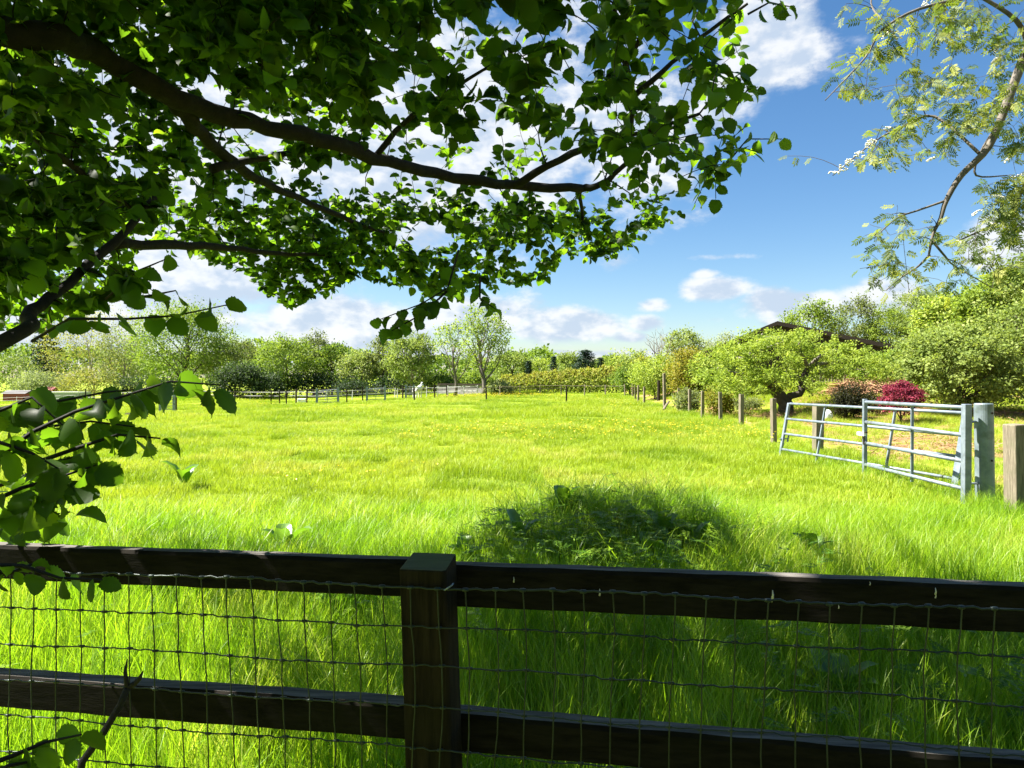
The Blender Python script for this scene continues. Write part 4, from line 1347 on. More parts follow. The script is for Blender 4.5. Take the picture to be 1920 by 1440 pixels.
def scatter(name, coll, pts, rots, scl, idx):
    n = len(pts)
    me = bpy.data.meshes.new(name)
    me.vertices.add(n)
    me.vertices.foreach_set('co', np.ascontiguousarray(pts, dtype=np.float32).ravel())
    a = me.attributes.new('rot', 'FLOAT_VECTOR', 'POINT'); a.data.foreach_set('vector', np.ascontiguousarray(rots, dtype=np.float32).ravel())
    a = me.attributes.new('scl', 'FLOAT_VECTOR', 'POINT'); a.data.foreach_set('vector', np.ascontiguousarray(scl, dtype=np.float32).ravel())
    a = me.attributes.new('idx', 'INT', 'POINT'); a.data.foreach_set('value', np.ascontiguousarray(idx, dtype=np.int32))
    o = link(name, me)
    ng = bpy.data.node_groups.new(name + '_scatter', 'GeometryNodeTree')
    ng.interface.new_socket('Geometry', in_out='INPUT', socket_type='NodeSocketGeometry')
    ng.interface.new_socket('Geometry', in_out='OUTPUT', socket_type='NodeSocketGeometry')
    N, L = ng.nodes, ng.links
    gi = N.new('NodeGroupInput'); go = N.new('NodeGroupOutput')
    ci = N.new('GeometryNodeCollectionInfo'); ci.inputs['Collection'].default_value = coll
    ci.inputs['Separate Children'].default_value = True; ci.inputs['Reset Children'].default_value = True
    ip = N.new('GeometryNodeInstanceOnPoints'); ip.inputs['Pick Instance'].default_value = True
    def attr(nm, dt):
        k = N.new('GeometryNodeInputNamedAttribute'); k.data_type = dt; k.inputs['Name'].default_value = nm
        return k.outputs['Attribute']
    L.new(gi.outputs[0], ip.inputs['Points'])
    L.new(ci.outputs[0], ip.inputs['Instance'])
    L.new(attr('idx', 'INT'), ip.inputs['Instance Index'])
    L.new(attr('rot', 'FLOAT_VECTOR'), ip.inputs['Rotation'])
    L.new(attr('scl', 'FLOAT_VECTOR'), ip.inputs['Scale'])
    L.new(ip.outputs[0], go.inputs[0])
    md = o.modifiers.new('scatter', 'NODES'); md.node_group = ng
    return o

def tuft(name, mat, blades, rad, hmin, hmax, w, seg, seed, bend=.5, stalk=0):
    r = np.random.default_rng(seed)
    V, F, T = [], [], []
    for b in range(blades):
        q = rad * math.sqrt(r.random()); a = r.uniform(0, 2 * math.pi)
        x, y = q * math.cos(a), q * math.sin(a)
        h = r.uniform(hmin, hmax)
        d = r.uniform(0, 2 * math.pi)
        bd = h * bend * r.uniform(.2, 1.3)
        ww = w * r.uniform(.7, 1.25)
        fa = d + r.uniform(-.6, .6)
        cx, sx = math.cos(fa + math.pi / 2), math.sin(fa + math.pi / 2)
        t0 = r.random() * .999
        b0 = len(V)
        for s in range(seg + 1):
            t = s / seg
            k = bd * t ** 2.0
            px, py = x + math.cos(d) * k, y + math.sin(d) * k
            pz = h * t * (1 - .22 * bend * t * t)
            wd = ww * (1 - t) ** .6 if s < seg else 0
            if s < seg:
                V += [(px - cx * wd / 2, py - sx * wd / 2, pz), (px + cx * wd / 2, py + sx * wd / 2, pz)]
                T += [t0, t0]
            else:
                V.append((px, py, pz)); T.append(t0)
        for s in range(seg - 1):
            i = b0 + s * 2
            F += [(i, i + 1, i + 3), (i, i + 3, i + 2)]
        i = b0 + (seg - 1) * 2
        F.append((i, i + 1, i + 2))
    return mesh_arrays(name, np.array(V), np.array(F), mat, tint=np.array(T))

def in_view_field(n, z0, z1, r, margin=1.2, power=1.0):
    """random spots over the wedge of ground the photo looks at, a little wider"""
    u = r.random(n)
    d = np.sqrt(z0 ** 2 + (z1 ** 2 - z0 ** 2) * u)
    x = (r.uniform(-1, 1, n)) * (d * .74 + margin)
    return x, d

def tile(name, mat, S, dens, hmin, hmax, w, seg, seed, bend=.6, clump=.35):
    """a square of turf, all blades in one mesh"""
    r = np.random.default_rng(seed)
    n = int(S * S * dens)
    x = r.uniform(-.53, .53, n) * S; y = r.uniform(-.53, .53, n) * S
    cl = vnoise(x, y, 5.5 / S ** .5, seed)
    h = (hmin + (hmax - hmin) * r.random(n) ** 1.2) * np.clip(1 + clump * cl, .45, 1.7)
    da = r.uniform(0, 2 * math.pi, n) + (1.2 * vnoise(x, y, 2.5 / S ** .5, seed + 7) if seg > 3 else 0)
    bd = h * bend * r.uniform(.15, 1.35, n)
    ww = w * r.uniform(.65, 1.3, n)
    fa = da + r.uniform(-.7, .7, n) + math.pi / 2
    cx, sx = np.cos(fa), np.sin(fa)
    V = np.zeros((n, seg * 2 + 1, 3))
    for k in range(seg + 1):
        t = k / seg
        px = x + np.cos(da) * bd * t ** 2; py = y + np.sin(da) * bd * t ** 2
        pz = h * t * (1 - .25 * bend * t * t)
        wd = ww * (1 - t) ** .6 / 2
        if k < seg:
            V[:, 2 * k] = np.stack([px - cx * wd, py - sx * wd, pz], 1)
            V[:, 2 * k + 1] = np.stack([px + cx * wd, py + sx * wd, pz], 1)
        else:
            V[:, 2 * k] = np.stack([px, py, pz], 1)
    f = []
    for k in range(seg - 1):
        f += [(2 * k, 2 * k + 1, 2 * k + 3), (2 * k, 2 * k + 3, 2 * k + 2)]
    f.append((2 * seg - 2, 2 * seg - 1, 2 * seg))
    F = np.array(f)[None] + (np.arange(n) * (2 * seg + 1))[:, None, None]
    tint = np.repeat(np.clip(r.random(n) * .75 + .12 * cl + .1, 0, .999), 2 * seg + 1)
    return mesh_arrays(name, V.reshape(-1, 3), F.reshape(-1, 3), mat, tint=tint)

def grass():
    r = np.random.default_rng(99)
    longs = [tuft('tuft', M['grass_long'], 24, .10, .22, .50, .0052, 4, 1000 + k, .55) for k in range(6)]
    flop = [tuft('tuft', M['grass_long'], 20, .10, .30, .55, .0060, 5, 1100 + k, 1.15) for k in range(3)]
    mids = [tuft('tuft', M['grass'], 46, .22, .10, .30, .0070, 3, 1200 + k, .7) for k in range(4)]
    near = [tile('turf', M['grass_long'], .8, 3200, .16, .44, .0055, 4, 1500 + k, .42, .3) for k in range(6)]
    mid = [tile('turf', M['grass'], 1.6, 2500, .05, .15, .0075, 3, 1600 + k, .5, .55) for k in range(7)]
    far = [tile('turf', M['grass'], 4.0, 640, .06, .20, .014, 2, 1700 + k, .5, .55) for k in range(5)]
    wide = [tile('turf', M['grass'], 8.0, 170, .06, .20, .028, 1, 1800 + k, .5, .5) for k in range(4)]
    coll = proto_collection('meadow_tuft', longs + flop + mids + near + mid + far + wide)
    iL, iF, iM, iN, iD, iR, iW = 0, 6, 9, 13, 19, 26, 31
    P_, S_, I_, R_ = [], [], [], []
    def put(x, y, s, i, tilt=.12):
        n = len(x)
        P_.append(np.stack([x, y, H(x, y) - .02], 1))
        S_.append(s if s.ndim == 2 else np.repeat(s[:, None], 3, 1))
        I_.append(i)
        R_.append(np.stack([r.normal(size=n) * tilt, r.normal(size=n) * tilt, r.uniform(0, 6.28, n)], 1))
    def lay(y0, y1, S, i0, m, hs, amp, fs, margin, skip=None):
        ys = np.arange(y0 + S / 2, y1, S)
        xs = np.arange(-110, 110, S) + S / 2
        X, Y = np.meshgrid(xs, ys); x, y = X.ravel(), Y.ravel()
        keep = np.abs(x) < (y + S / 2) * .745 + margin + S / 2
        if skip is not None: keep &= ~skip(x, y)
        x, y = x[keep], y[keep]; n = len(x)
        e = .05
        gx = (H(x + e, y) - H(x - e, y)) / (2 * e); gy = (H(x, y + e) - H(x, y - e)) / (2 * e)
        k = r.integers(0, 4, n) * math.pi / 2
        lx = np.cos(k) * gx + np.sin(k) * gy; ly = -np.sin(k) * gx + np.cos(k) * gy
        P_.append(np.stack([x, y, H(x, y) - .015], 1))
        sz = hs * np.clip(1 + amp * vnoise(x, y, fs, 21), .55, 1.6)
        flip = np.where(r.random(n) < .5, -1.0, 1.0)
        S_.append(np.stack([np.ones(n), np.ones(n), sz], 1))
        I_.append(i0 + r.integers(0, m, n))
        R_.append(np.stack([np.arctan(ly), -np.arctan(lx), k], 1))
    orch_line = lambda x, y: x > 5.5 + .055 * y
    lay(1.6, 5.6, .8, iN, 6, 1.0, .12, .9, 1.2, lambda x, y: y < 1.85 + FB * x)
    lay(5.6, 8.0, .8, iN, 6, .62, .12, .9, 1.2)
    lay(8.0, 25.6, 1.6, iD, 7, 1.0, .12, .5, 1.6, lambda x, y: orch_line(x - .8, y))
    lay(25.6, 61.6, 4.0, iR, 5, 1.0, .12, .2, 2.0)
    lay(61.6, 101.6, 8.0, iW, 4, 1.0, .1, .1, 3.0)
    # tall growth on the mound and along the fence
    m = 330
    x = r.normal(size=m) * .55 + 1.0; y = r.normal(size=m) * .5 + 6.5
    q = r.uniform(.7, 1.3, m); put(x, y, np.stack([np.full(m, 1.5), np.full(m, 1.5), q], 1), r.integers(0, 9, m))
    m = 260
    x = r.uniform(-2.4, 3.4, m); y = r.uniform(2.0, 6.0, m)
    put(x, y, r.uniform(.7, 1.15, m), r.integers(0, 9, m))
    # orchard side: thinner turf between the dry patches
    x, y = in_view_field(11000, 7.0, 26, r, 1.5)
    k = orch_line(x, y); x, y = x[k], y[k]
    k = ~((vnoise(x, y, .9, 6) > .15) & (r.random(len(x)) < .8)); x, y = x[k], y[k]
    put(x, y, r.uniform(.45, .95, len(x)), iM + r.integers(0, 4, len(x)))
    # taller tussocks standing out of the field
    x, y = in_view_field(300, 7, 26, r, 1)
    n = len(x)
    put(x, y, r.uniform(.4, .7, n), r.integers(0, 9, n))
    # rank growth along posts and gate foot
    gx, gy = [], []
    for (ax, ay, bx, by, m) in ((5.6, 8.3, 5.4, 14.0, 130), (5.5, 7.6, 5.7, 9.0, 50), (6.4, 17, 9.2, 52, 160)):
        t = r.random(m); gx.append(ax + (bx - ax) * t + r.normal(size=m) * .22); gy.append(ay + (by - ay) * t + r.normal(size=m) * .22)
    x, y = np.concatenate(gx), np.concatenate(gy); n = len(x)
    put(x, y, r.uniform(.45, .85, n), r.integers(0, 9, n))
    o = scatter('meadow_grass', coll, np.concatenate(P_), np.concatenate(R_), np.concatenate(S_), np.concatenate(I_))
    tag(o, 'lush bright green meadow grass covering the whole field', 'grass', kind='stuff')

    # buttercups
    pv, pf = [], []
    me = None
    fl = []
    for k in range(3):
        m = MB()
        q = random.Random(k)
        h = .22 + .05 * k
        m.tube([(0, 0, 0), (.02 * q.uniform(-1, 1), .02, h * .5), (0, 0, h)], .0018, 4, cap=False)
        b = bpy.data.meshes.new('flower'); 
        vs, fs = list(m.v), list(m.f)
        nst = len(fs)
        for j in range(5):
            a = 2 * math.pi * j / 5
            i0 = len(vs)
            for rr_, da, z in ((0, 0, 0), (.013, -.5, .006), (.020, 0, .012), (.013, .5, .006)):
                vs.append((rr_ * math.cos(a + da), rr_ * math.sin(a + da), h + z))
            fs.append((i0, i0 + 1, i0 + 2, i0 + 3))
        b.from_pydata(vs, [], fs); b.materials.append(M['grass']); b.materials.append(M['petal'])
        for i, p in enumerate(b.polygons): p.material_index = 1 if i >= nst else 0
        fl.append(b)
    cf = proto_collection('buttercup_flower', fl)
    x, y = in_view_field(46000, 8, 60, r, 1)
    keep = (vnoise(x, y, .35, 12) + .5 * vnoise(x, y, 1.3, 13) > .98) & (r.random(len(x)) < 1.0) & (x < 5 + .06 * y)
    x, y = x[keep], y[keep]; n = len(x)
    s = (.8 + y / 60) * r.uniform(.7, 1.2, n)
    sc = np.stack([s, s, r.uniform(.95, 1.3, n)], 1)
    o = scatter('buttercups', cf, np.stack([x, y, H(x, y)], 1), np.stack([r.normal(size=n) * .15, r.normal(size=n) * .15, r.uniform(0, 6, n)], 1), sc, r.integers(0, 3, n))
    tag(o, 'patches of small yellow buttercups dotted through the meadow', 'buttercups', kind='stuff')

    # cut-leaved weeds on the mound and along the fence
    def fern(seed):
        q = random.Random(seed)
        vs, fs = [], []
        def lobe(b, d, L, w):
            d = d.normalized(); s = Vector((-d.y, d.x, 0))
            if s.length < 1e-3: s = Vector((1, 0, 0))
            s.normalize(); i = len(vs)
            vs.extend([tuple(b), tuple(b + d * L * .5 - s * w), tuple(b + d * L), tuple(b + d * L * .5 + s * w)])
            fs.append((i, i + 1, i + 2, i + 3))
        for st in range(9):
            a = q.uniform(0, 6.28); h = q.uniform(.18, .42)
            tip = Vector((math.cos(a) * h * .55, math.sin(a) * h * .55, h))
            i = len(vs)
            s = Vector((-math.sin(a), math.cos(a), 0)) * .002
            vs.extend([tuple(-s), tuple(s), tuple(tip + s), tuple(tip - s)]); fs.append((i, i + 1, i + 2, i + 3))
            fd = Vector((math.cos(a), math.sin(a), -.25 + q.uniform(-.2, .3)))
            for k in range(5):
                c = tip + fd * (.022 * k)
                for sgn in (-1, 1):
                    dd = fd * .7 + Vector((-math.sin(a), math.cos(a), q.uniform(-.2, .2))) * sgn
                    L = .055 * (1 - .14 * k)
                    lobe(c, dd, L, .007)
                    for e in (-.8, .8):
                        lobe(c + dd.normalized() * L * .45, dd + Vector((-dd.y, dd.x, 0)) * e, L * .5, .005)
            lobe(tip + fd * .1, fd, .05, .007)
        return mesh_arrays('weed', np.array(vs), np.array(fs), M['weed'], tint=np.zeros(len(vs)) + .2)
    cw = proto_collection('cut_leaf_weed', [fern(k) for k in range(5)])
    n1 = 80
    x = r.normal(size=n1) * .6 + .85; y = r.normal(size=n1) * .5 + 5.8
    n2 = 26
    x2 = r.uniform(-2.6, 3.2, n2); y2 = r.uniform(2.1, 5.0, n2)
    x, y = np.concatenate([x, x2]), np.concatenate([y, y2])
    n = len(x); s = r.uniform(.55, 1.0, n)
    o = scatter('cow_parsley_leaves', cw, np.stack([x, y, H(x, y) + .03], 1), np.stack([r.normal(size=n) * .15, r.normal(size=n) * .15, r.uniform(0, 6, n)], 1), np.repeat(s[:, None], 3, 1), r.integers(0, 5, n))
    tag(o, 'feathery cut-leaved weeds among the long grass of the shaded mound', 'weeds', kind='stuff')
grass()

# ------------------------------------------------------------------ dock plants
def docks():
    def leaf(L, w, up, az, seed, wavy=.05):
        r = random.Random(seed)
        n = 9
        vs, fs = [], []
        d = Vector((math.cos(az), math.sin(az), 0)); s = Vector((-math.sin(az), math.cos(az), 0))
        for i in range(n):
            t = i / (n - 1)
            ang = up - 1.0 * t * t
            if i == 0: p = Vector((0, 0, 0)); ln = 0
            else: p = p + (d * math.cos(ang) + Vector((0, 0, 1)) * math.sin(ang)) * L / (n - 1)
            nrm = (Vector((0, 0, 1)) * math.cos(ang) - d * math.sin(ang))
            ww = w * (.06 if t < .18 else math.sin(math.pi * min(1, (t - .12) / .9)) ** .55) if i < n - 1 else .002
            for q in (-1, -.5, 0, .5, 1):
                vs.append(p + s * ww * q * .5 + nrm * (abs(q) * ww * .22 + wavy * ww * math.sin(i * 2.3 + q * 3 + seed) * abs(q)))
        for i in range(n - 1):
            for k in range(4):
                a = i * 5 + k
                fs.append((a, a + 1, a + 6, a + 5))
        return vs, fs
    spec = [(975, 990, 5.7, .23, 3, 'broad-leaved dock with upright bluish leaves on the left of the shaded mound'),
            (1058, 935, 6.5, .25, 3, 'broad-leaved dock at the top of the shaded mound'),
            (1245, 980, 5.9, .25, 3, 'broad-leaved dock with large pale leaf on the right of the shaded mound'),
            (1300, 1005, 5.7, .19, 2, 'small dock with one folded leaf at the sunny edge of the mound'),
            (1522, 1025, 5.7, .24, 3, 'sunlit pale dock in the open grass right of the mound'),
            (1570, 1330, 3.2, .23, 8, 'large green dock with pointed leaves behind the lower rail at right'),
            (1230, 1060, 5.4, .30, 4, 'dock with rounded leaf just above the top rail'),
            (880, 1040, 5.6, .30, 4, 'dock leaves just right of the fence post above the rail'),
            (345, 890, 10.0, .36, 4, 'lone dock in the sunny field left of the middle'),
            (530, 1015, 6.2, .28, 4, 'pale dock leaves above the left half of the top rail'),
            (640, 1150, 4.4, .28, 4, 'yellowish dock seen through the mesh left of the post')]
    for i, (px, py, d, L, n, lab) in enumerate(spec):
        x = (px - 960) / FPX * d
        b = G(x, d)
        root = empty('dock_plant', b); tag(root, lab, 'dock plant', 'dock plants in the long grass')
        r = random.Random(50 + i)
        need = EYE + (HOR - py) / FPX * d - b.z      # height at which the leaves show
        L *= 1.2
        st = max(.0, need - L * .40)
        for k in range(n):
            az = 2 * math.pi * k / n + r.uniform(-.4, .4)
            vs, fs = leaf(L * r.uniform(.75, 1.15), L * r.uniform(.36, .46), r.uniform(1.15, 1.5), az, i * 10 + k)
            o0 = Vector((math.cos(az) * .02, math.sin(az) * .02, st))
            m = MB(); m.add([v + o0 for v in vs], fs)
            m.tube([(0, 0, 0), o0 * .6, o0 + Vector((0, 0, .01))], [.006, .005, .004], 5) if st > .02 else None
            me = m.mesh('leaf', M['dock'], smooth=True)
            link('leaf', me, root)
docks()

# ------------------------------------------------------------------ hazel
def inside(poly, x, y):
    c = False
    j = len(poly) - 1
    for i in range(len(poly)):
        xi, yi = poly[i]; xj, yj = poly[j]
        if (yi > y) != (yj > y) and x < (xj - xi) * (y - yi) / (yj - yi) + xi: c = not c
        j = i
    return c

class Skeleton:
    def __init__(s): s.p = []; s.rad = []; s.branches = []
    def add(s, pts, radii, main=False):
        s.branches.append((pts, radii, main))
        for p, r in zip(pts, radii):
            s.p.append(tuple(p)); s.rad.append(r)
    def nearest(s, q, root):
        A = np.array(s.p[:])
        d = np.linalg.norm(A - np.array(q), axis=1)
        dr = np.linalg.norm(A - np.array(root), axis=1)
        i = int(np.argmin(d + .18 * dr))
        return Vector(s.p[i]), s.rad[i], d[i]

def grow(sk, targets, root, r, rad_tip=.0016):
    """joins every target to the nearest wood with a curved twig; returns the twigs"""
    twigs = []
    A = np.array([tuple(t) for t in targets])
    d0 = np.array([np.linalg.norm(np.array(sk.p) - a, axis=1).min() for a in A])
    for i in np.argsort(d0):
        t = Vector(A[i])
        q, rq, d = sk.nearest(t, root)
        L = (t - q).length
        n = max(4, min(12, int(L / .09) + 2))
        pts = bent(q, t, r, n, .05, .05)
        r0 = min(rq * .65, .003 + L * .009)
        rads = [max(rad_tip, r0 + (rad_tip - r0) * (k / (n - 1)) ** .8) for k in range(n)]
        sk.add(pts, rads)
        twigs.append(pts)
    return twigs

def twig_leaves(pts, n, r, lmin, lmax, span, updir=.9, jit=.55, droop=.25):
    """leaves set alternately along the last part of a twig: position, axis, normal, size"""
    out = []
    L = sum((pts[i + 1] - pts[i]).length for i in range(len(pts) - 1))
    for k in range(n):
        back = span * (k + r.uniform(0, .5)) / n
        back = min(back, L * .9)
        acc = 0; p = pts[-1]; d = (pts[-1] - pts[-2])
        for i in range(len(pts) - 1, 0, -1):
            sl = (pts[i] - pts[i - 1]).length
            if acc + sl >= back:
                p = pts[i].lerp(pts[i - 1], (back - acc) / max(sl, 1e-6)); d = pts[i] - pts[i - 1]; break
            acc += sl
        d = d.normalized()
        side = d.cross(Vector((0, 0, 1)))
        if side.length < .2: side = Vector((1, 0, 0))
        side.normalize()
        sg = 1 if k % 2 else -1
        ax = d * (.95 if k == 0 else r.uniform(.25, .7)) + side * sg * (0.1 if k == 0 else r.uniform(.6, 1.0)) + Vector((0, 0, -droop * r.uniform(.2, 2.0)))
        nr = Vector((r.normal() * jit, r.normal() * jit, updir + r.normal() * .2))
        out.append((p, ax, nr, r.uniform(lmin, lmax)))
    return out

def leaf_set(root, label_part, leaves, fine, coarse, mat, n_obj, origin, seed, foliage='foliage'):
    """the leaves that show largest become objects, the rest one mesh"""
    r = np.random.default_rng(seed)
    pos = np.array([tuple(l[0]) for l in leaves]); ax = np.array([tuple(l[1]) for l in leaves]); nr = np.array([tuple(l[2]) for l in leaves]); sz = np.array([l[3] for l in leaves])
    Rm = frames(ax, nr)
    dep = np.maximum(pos[:, 1], .3)
    ahead = pos[:, 1] > .35
    px = 960 + pos[:, 0] / dep * FPX; py = HOR - (pos[:, 2] - EYE) / dep * FPX
    vis = ahead & (px > -20) & (px < 1940) & (py > -20) & (py < 1460)
    big = np.where(vis, sz / dep, 0)
    order = np.argsort(-big)
    own = order[:n_obj]
    rest = order[n_obj:]
    meshes = [mesh_arrays('leaf', v, f, mat, tint=np.zeros(len(v))) for v, f in fine]
    o3 = np.array(tuple(origin))
    for i in own:
        o = bpy.data.objects.new('leaf', meshes[int(r.integers(0, len(meshes)))])
        Mx = Matrix(Rm[i].tolist()).to_4x4()
        o.matrix_local = Matrix.Translation(Vector(pos[i] - o3)) @ Mx @ Matrix.Scale(float(sz[i]), 4)
        o.parent = root
        col.objects.link(o)
    near = rest[(big[rest] > .016)]
    far = rest[(big[rest] <= .016)]
    Vs, Fs, Ts, off = [], [], [], 0
    for grp, protos in ((near, fine), (far, coarse)):
        if len(grp) == 0: continue
        wh = r.integers(0, len(protos), len(grp))
        for k, pr in enumerate(protos):
            sel = grp[wh == k]
            if len(sel) == 0: continue
            V, F = batch(pr, pos[sel] - o3, Rm[sel], sz[sel])
            Vs.append(V); Fs.append(F + off); off += len(V); Ts.append(np.repeat(r.random(len(sel)) * .999, len(pr[0])))
    me = mesh_arrays(foliage, np.concatenate(Vs), np.concatenate(Fs), mat, tint=np.concatenate(Ts))
    o = link(foliage, me, root); o['kind'] = 'stuff'
    return len(own), len(near), len(far)

def hazel():
    r = np.random.default_rng(2024)
    base = Vector((-2.75, 1.05, 0))
    root = empty('hazel_tree', base)
    tag(root, 'dark hazel tree arching over the foreground with large toothed leaves', 'tree')
    sk = Skeleton()
    mains = [
        # bough from overhead left down across the picture
        ([(-2.75, 1.0, .0), (-2.72, 1.0, .9), (-2.55, 1.1, 1.8), (-2.1, 1.45, 2.45)] , [P(40, 62, 2.0), P(170, 96, 2.25), P(330, 185, 2.55), P(470, 232, 2.85), P(600, 262, 3.1), P(730, 305, 3.45), P(850, 333, 3.75), P(960, 348, 3.9), P(1090, 355, 4.05)], .047, .025),
        # rising limb low on the left
        ([(-2.72, 1.1, .0), (-2.6, 1.25, .7), (-2.25, 1.7, 1.25)], [P(-10, 650, 2.15), P(60, 585, 2.4), P(130, 530, 2.6), P(240, 430, 2.95), P(300, 360, 3.3)], .031, .014),
        ([], [P(215, 458, 2.9), P(330, 460, 3.3), P(430, 465, 3.7), P(520, 476, 4.1), P(610, 478, 4.5)], .024, .009),
        # limb below the bough
        ([], [P(330, 190, 2.56), P(370, 240, 2.75), P(410, 282, 2.95), P(480, 335, 3.3), P(560, 372, 3.7), P(660, 415, 4.2), P(720, 436, 4.6)], .032, .010),
        ([], [P(400, 318, 2.95), P(480, 300, 3.2), P(560, 288, 3.5), P(640, 290, 3.9)], .020, .008),
        # forks at the end of the bough
        ([], [P(965, 348, 3.9), P(1050, 300, 3.75), P(1130, 268, 3.6), P(1210, 248, 3.5), P(1310, 215, 3.3)], .024, .007),
        ([], [P(1090, 355, 4.05), P(1130, 345, 4.0), P(1175, 305, 3.9), P(1215, 262, 3.8), P(1290, 230, 3.8)], .022, .007),
        ([], [P(1085, 352, 4.05), P(1090, 390, 4.3), P(1100, 430, 4.6), P(1140, 450, 4.8)], .014, .005),
        ([], [P(1180, 255, 3.55), P(1185, 180, 3.3), P(1165, 100, 3.1), P(1150, 10, 2.9)], .018, .009),
        ([], [P(1168, 130, 3.15), P(1205, 60, 3.0), P(1225, -20, 2.9)], .012, .007),
        ([], [P(1190, 180, 3.3), P(1260, 120, 3.2), P(1330, 60, 3.1), P(1400, 10, 3.0)], .014, .006),
        ([], [P(700, 300, 3.4), P(760, 230, 3.3), P(830, 180, 3.2), P(930, 120, 3.1)], .016, .006),
        ([], [P(-30, 180, 2.0), P(60, 250, 2.3), P(160, 330, 2.7), P(260, 400, 3.2)], .02, .01),
        ([], [P(-40, 520, 2.2), P(40, 495, 2.5), P(120, 480, 2.9)], .022, .01),
        # crown above the picture
        ([(-2.75, 1.05, 0), (-2.9, 1.5, 1.6), (-2.8, 2.4, 3.2), (-2.6, 3.6, 4.6), (-2.5, 5.2, 5.6), (-2.4, 6.8, 6.0)], [], .08, .02),
        ([(-2.8, 2.4, 3.2), (-2.0, 3.2, 4.4), (-1.4, 4.4, 5.2), (-1.0, 5.6, 5.6)], [], .04, .012),
        ([(-2.55, 1.1, 1.8), (-1.8, 1.2, 3.0), (-.8, 1.6, 3.6), (.3, 2.2, 3.7)], [], .04, .012),
    ]
    for k, (pre, pts, r0, r1) in enumerate(mains):
        raw = [Vector(p) for p in pre] + list(pts)
        # smooth the path
        fine = []
        n = len(raw)
        for i in range(n - 1):
            p0, p1, p2, p3 = raw[max(0, i - 1)], raw[i], raw[i + 1], raw[min(n - 1, i + 2)]
            for s in range(4):
                t = s / 4
                fine.append(.5 * ((2 * p1) + (p2 - p0) * t + (2 * p0 - 5 * p1 + 4 * p2 - p3) * t * t + (3 * p1 - p0 - 3 * p2 + p3) * t ** 3))
        fine.append(raw[-1])
        m = len(fine)
        rads = [(r0 + (r1 - r0) * i / (m - 1)) * (1 + .06 * math.sin(i * 1.7 + k) + .05 * math.sin(i * .8 + 2 * k)) for i in range(m)]
        for i in range(1, m - 1):       # wood is never quite straight
            fine[i] = fine[i] + Vector((math.sin(i * 1.9 + k), math.sin(i * 1.3 + 2 * k), math.sin(i * 2.3 + 3 * k))) * rads[i] * .22
        sk.add(fine, rads, True)
        mb = MB(); mb.tube([p - base for p in fine], rads, 12 if r0 > .03 else 8)
        mb.build('branch' if k else 'trunk', M['bark'], root, smooth=True)
    # twig tips fill the crown
    outline = [(-120, -80), (1490, -80), (1470, 22), (1405, 52), (1385, 130), (1420, 175), (1395, 215), (1440, 240), (1420, 290), (1385, 320), (1345, 375), (1290, 385), (1275, 410), (1215, 432), (1190, 470), (1130, 490), (1060, 480), (1030, 520), (960, 535), (900, 560), (800, 560), (740, 530), (660, 530), (600, 560), (540, 575), (500, 560), (470, 515), (420, 495), (300, 470), (250, 480), (250, 540), (200, 560), (110, 600), (40, 640), (-120, 700)]
    gaps = [(330, 505, 60, 30), (215, 255, 26, 30), (905, 145, 40, 40), (1090, 300, 40, 36), (1330, 60, 30, 26), (800, 440, 46, 26), (640, 330, 30, 22), (1180, 400, 40, 20), (735, 180, 34, 30), (1000, 470, 50, 20), (560, 100, 14, 14)]
    targets = []
    boughs = [([(40, 62), (170, 96), (330, 185), (470, 232), (600, 262), (730, 305), (850, 333), (960, 348), (1090, 355)], [2.0, 2.25, 2.55, 2.85, 3.1, 3.45, 3.75, 3.9, 4.05]),
              ([(-10, 650), (60, 585), (130, 530), (240, 430)], [2.15, 2.4, 2.6, 2.95]), ([(215, 458), (330, 460), (430, 465), (520, 476)], [2.9, 3.3, 3.7, 4.1]),
              ([(370, 240), (410, 282), (480, 335), (560, 372), (660, 415)], [2.75, 2.95, 3.3, 3.7, 4.2])]
    def hides(p, wpx):
        """would this spot grow on the near side of a thick bough"""
        if p.y < .4: return False
        px, py = 960 + p.x / p.y * FPX, HOR - (p.z - EYE) / p.y * FPX
        for line, dep in boughs:
            for (x0, y0), (x1, y1), d0, d1 in zip(line[:-1], line[1:], dep[:-1], dep[1:]):
                L2 = (x1 - x0) ** 2 + (y1 - y0) ** 2
                t = min(1, max(0, ((px - x0) * (x1 - x0) + (py - y0) * (y1 - y0)) / L2))
                if math.hypot(px - x0 - t * (x1 - x0), py - y0 - t * (y1 - y0)) < wpx and p.y < d0 + (d1 - d0) * t: return True
        return False
    def ok(px, py):
        if not inside(outline, px, py): return False
        for gx, gy, ax, ay in gaps:
            if ((px - gx) / ax) ** 2 + ((py - gy) / ay) ** 2 < 1: return False
        return True
    tries = 0
    while len(targets) < 2100 and tries < 120000:
        tries += 1
        px = r.uniform(-100, 1490) if r.random() < .55 else r.uniform(-100, 700)
        py = r.uniform(-80, 620)
        if not ok(px, py): continue
        hgt = r.uniform(.70, 1.25) if r.random() < .62 else r.uniform(1.2, 2.3)     # above the eye
        d = hgt * FPX / max(90, HOR - py)
        if d > 6.2: d = r.uniform(4.2, 6.2)
        if d < 1.75: d = r.uniform(1.75, 2.6)
        if px > 850 and py < 330 and r.random() < .30: continue
        if not hides(P(px, py, d), 55): targets.append(P(px, py, d))
    tries = 0
    while tries < 620:       # outer fringe, farther off
        px, py = r.uniform(380, 1240), r.uniform(380, 575)
        if ok(px, py): targets.append(P(px, py, r.uniform(4.3, 6.3))); tries += 1
    tries = 0
    while tries < 380:       # thick growth at the left
        px, py = r.uniform(-90, 300), r.uniform(330, 640)
        if ok(px, py) and not hides(P(px, py, 2.0), 40): targets.append(P(px, py, r.uniform(1.8, 3.8))); tries += 1
    twigs = grow(sk, targets, base, r)
    leaves = []
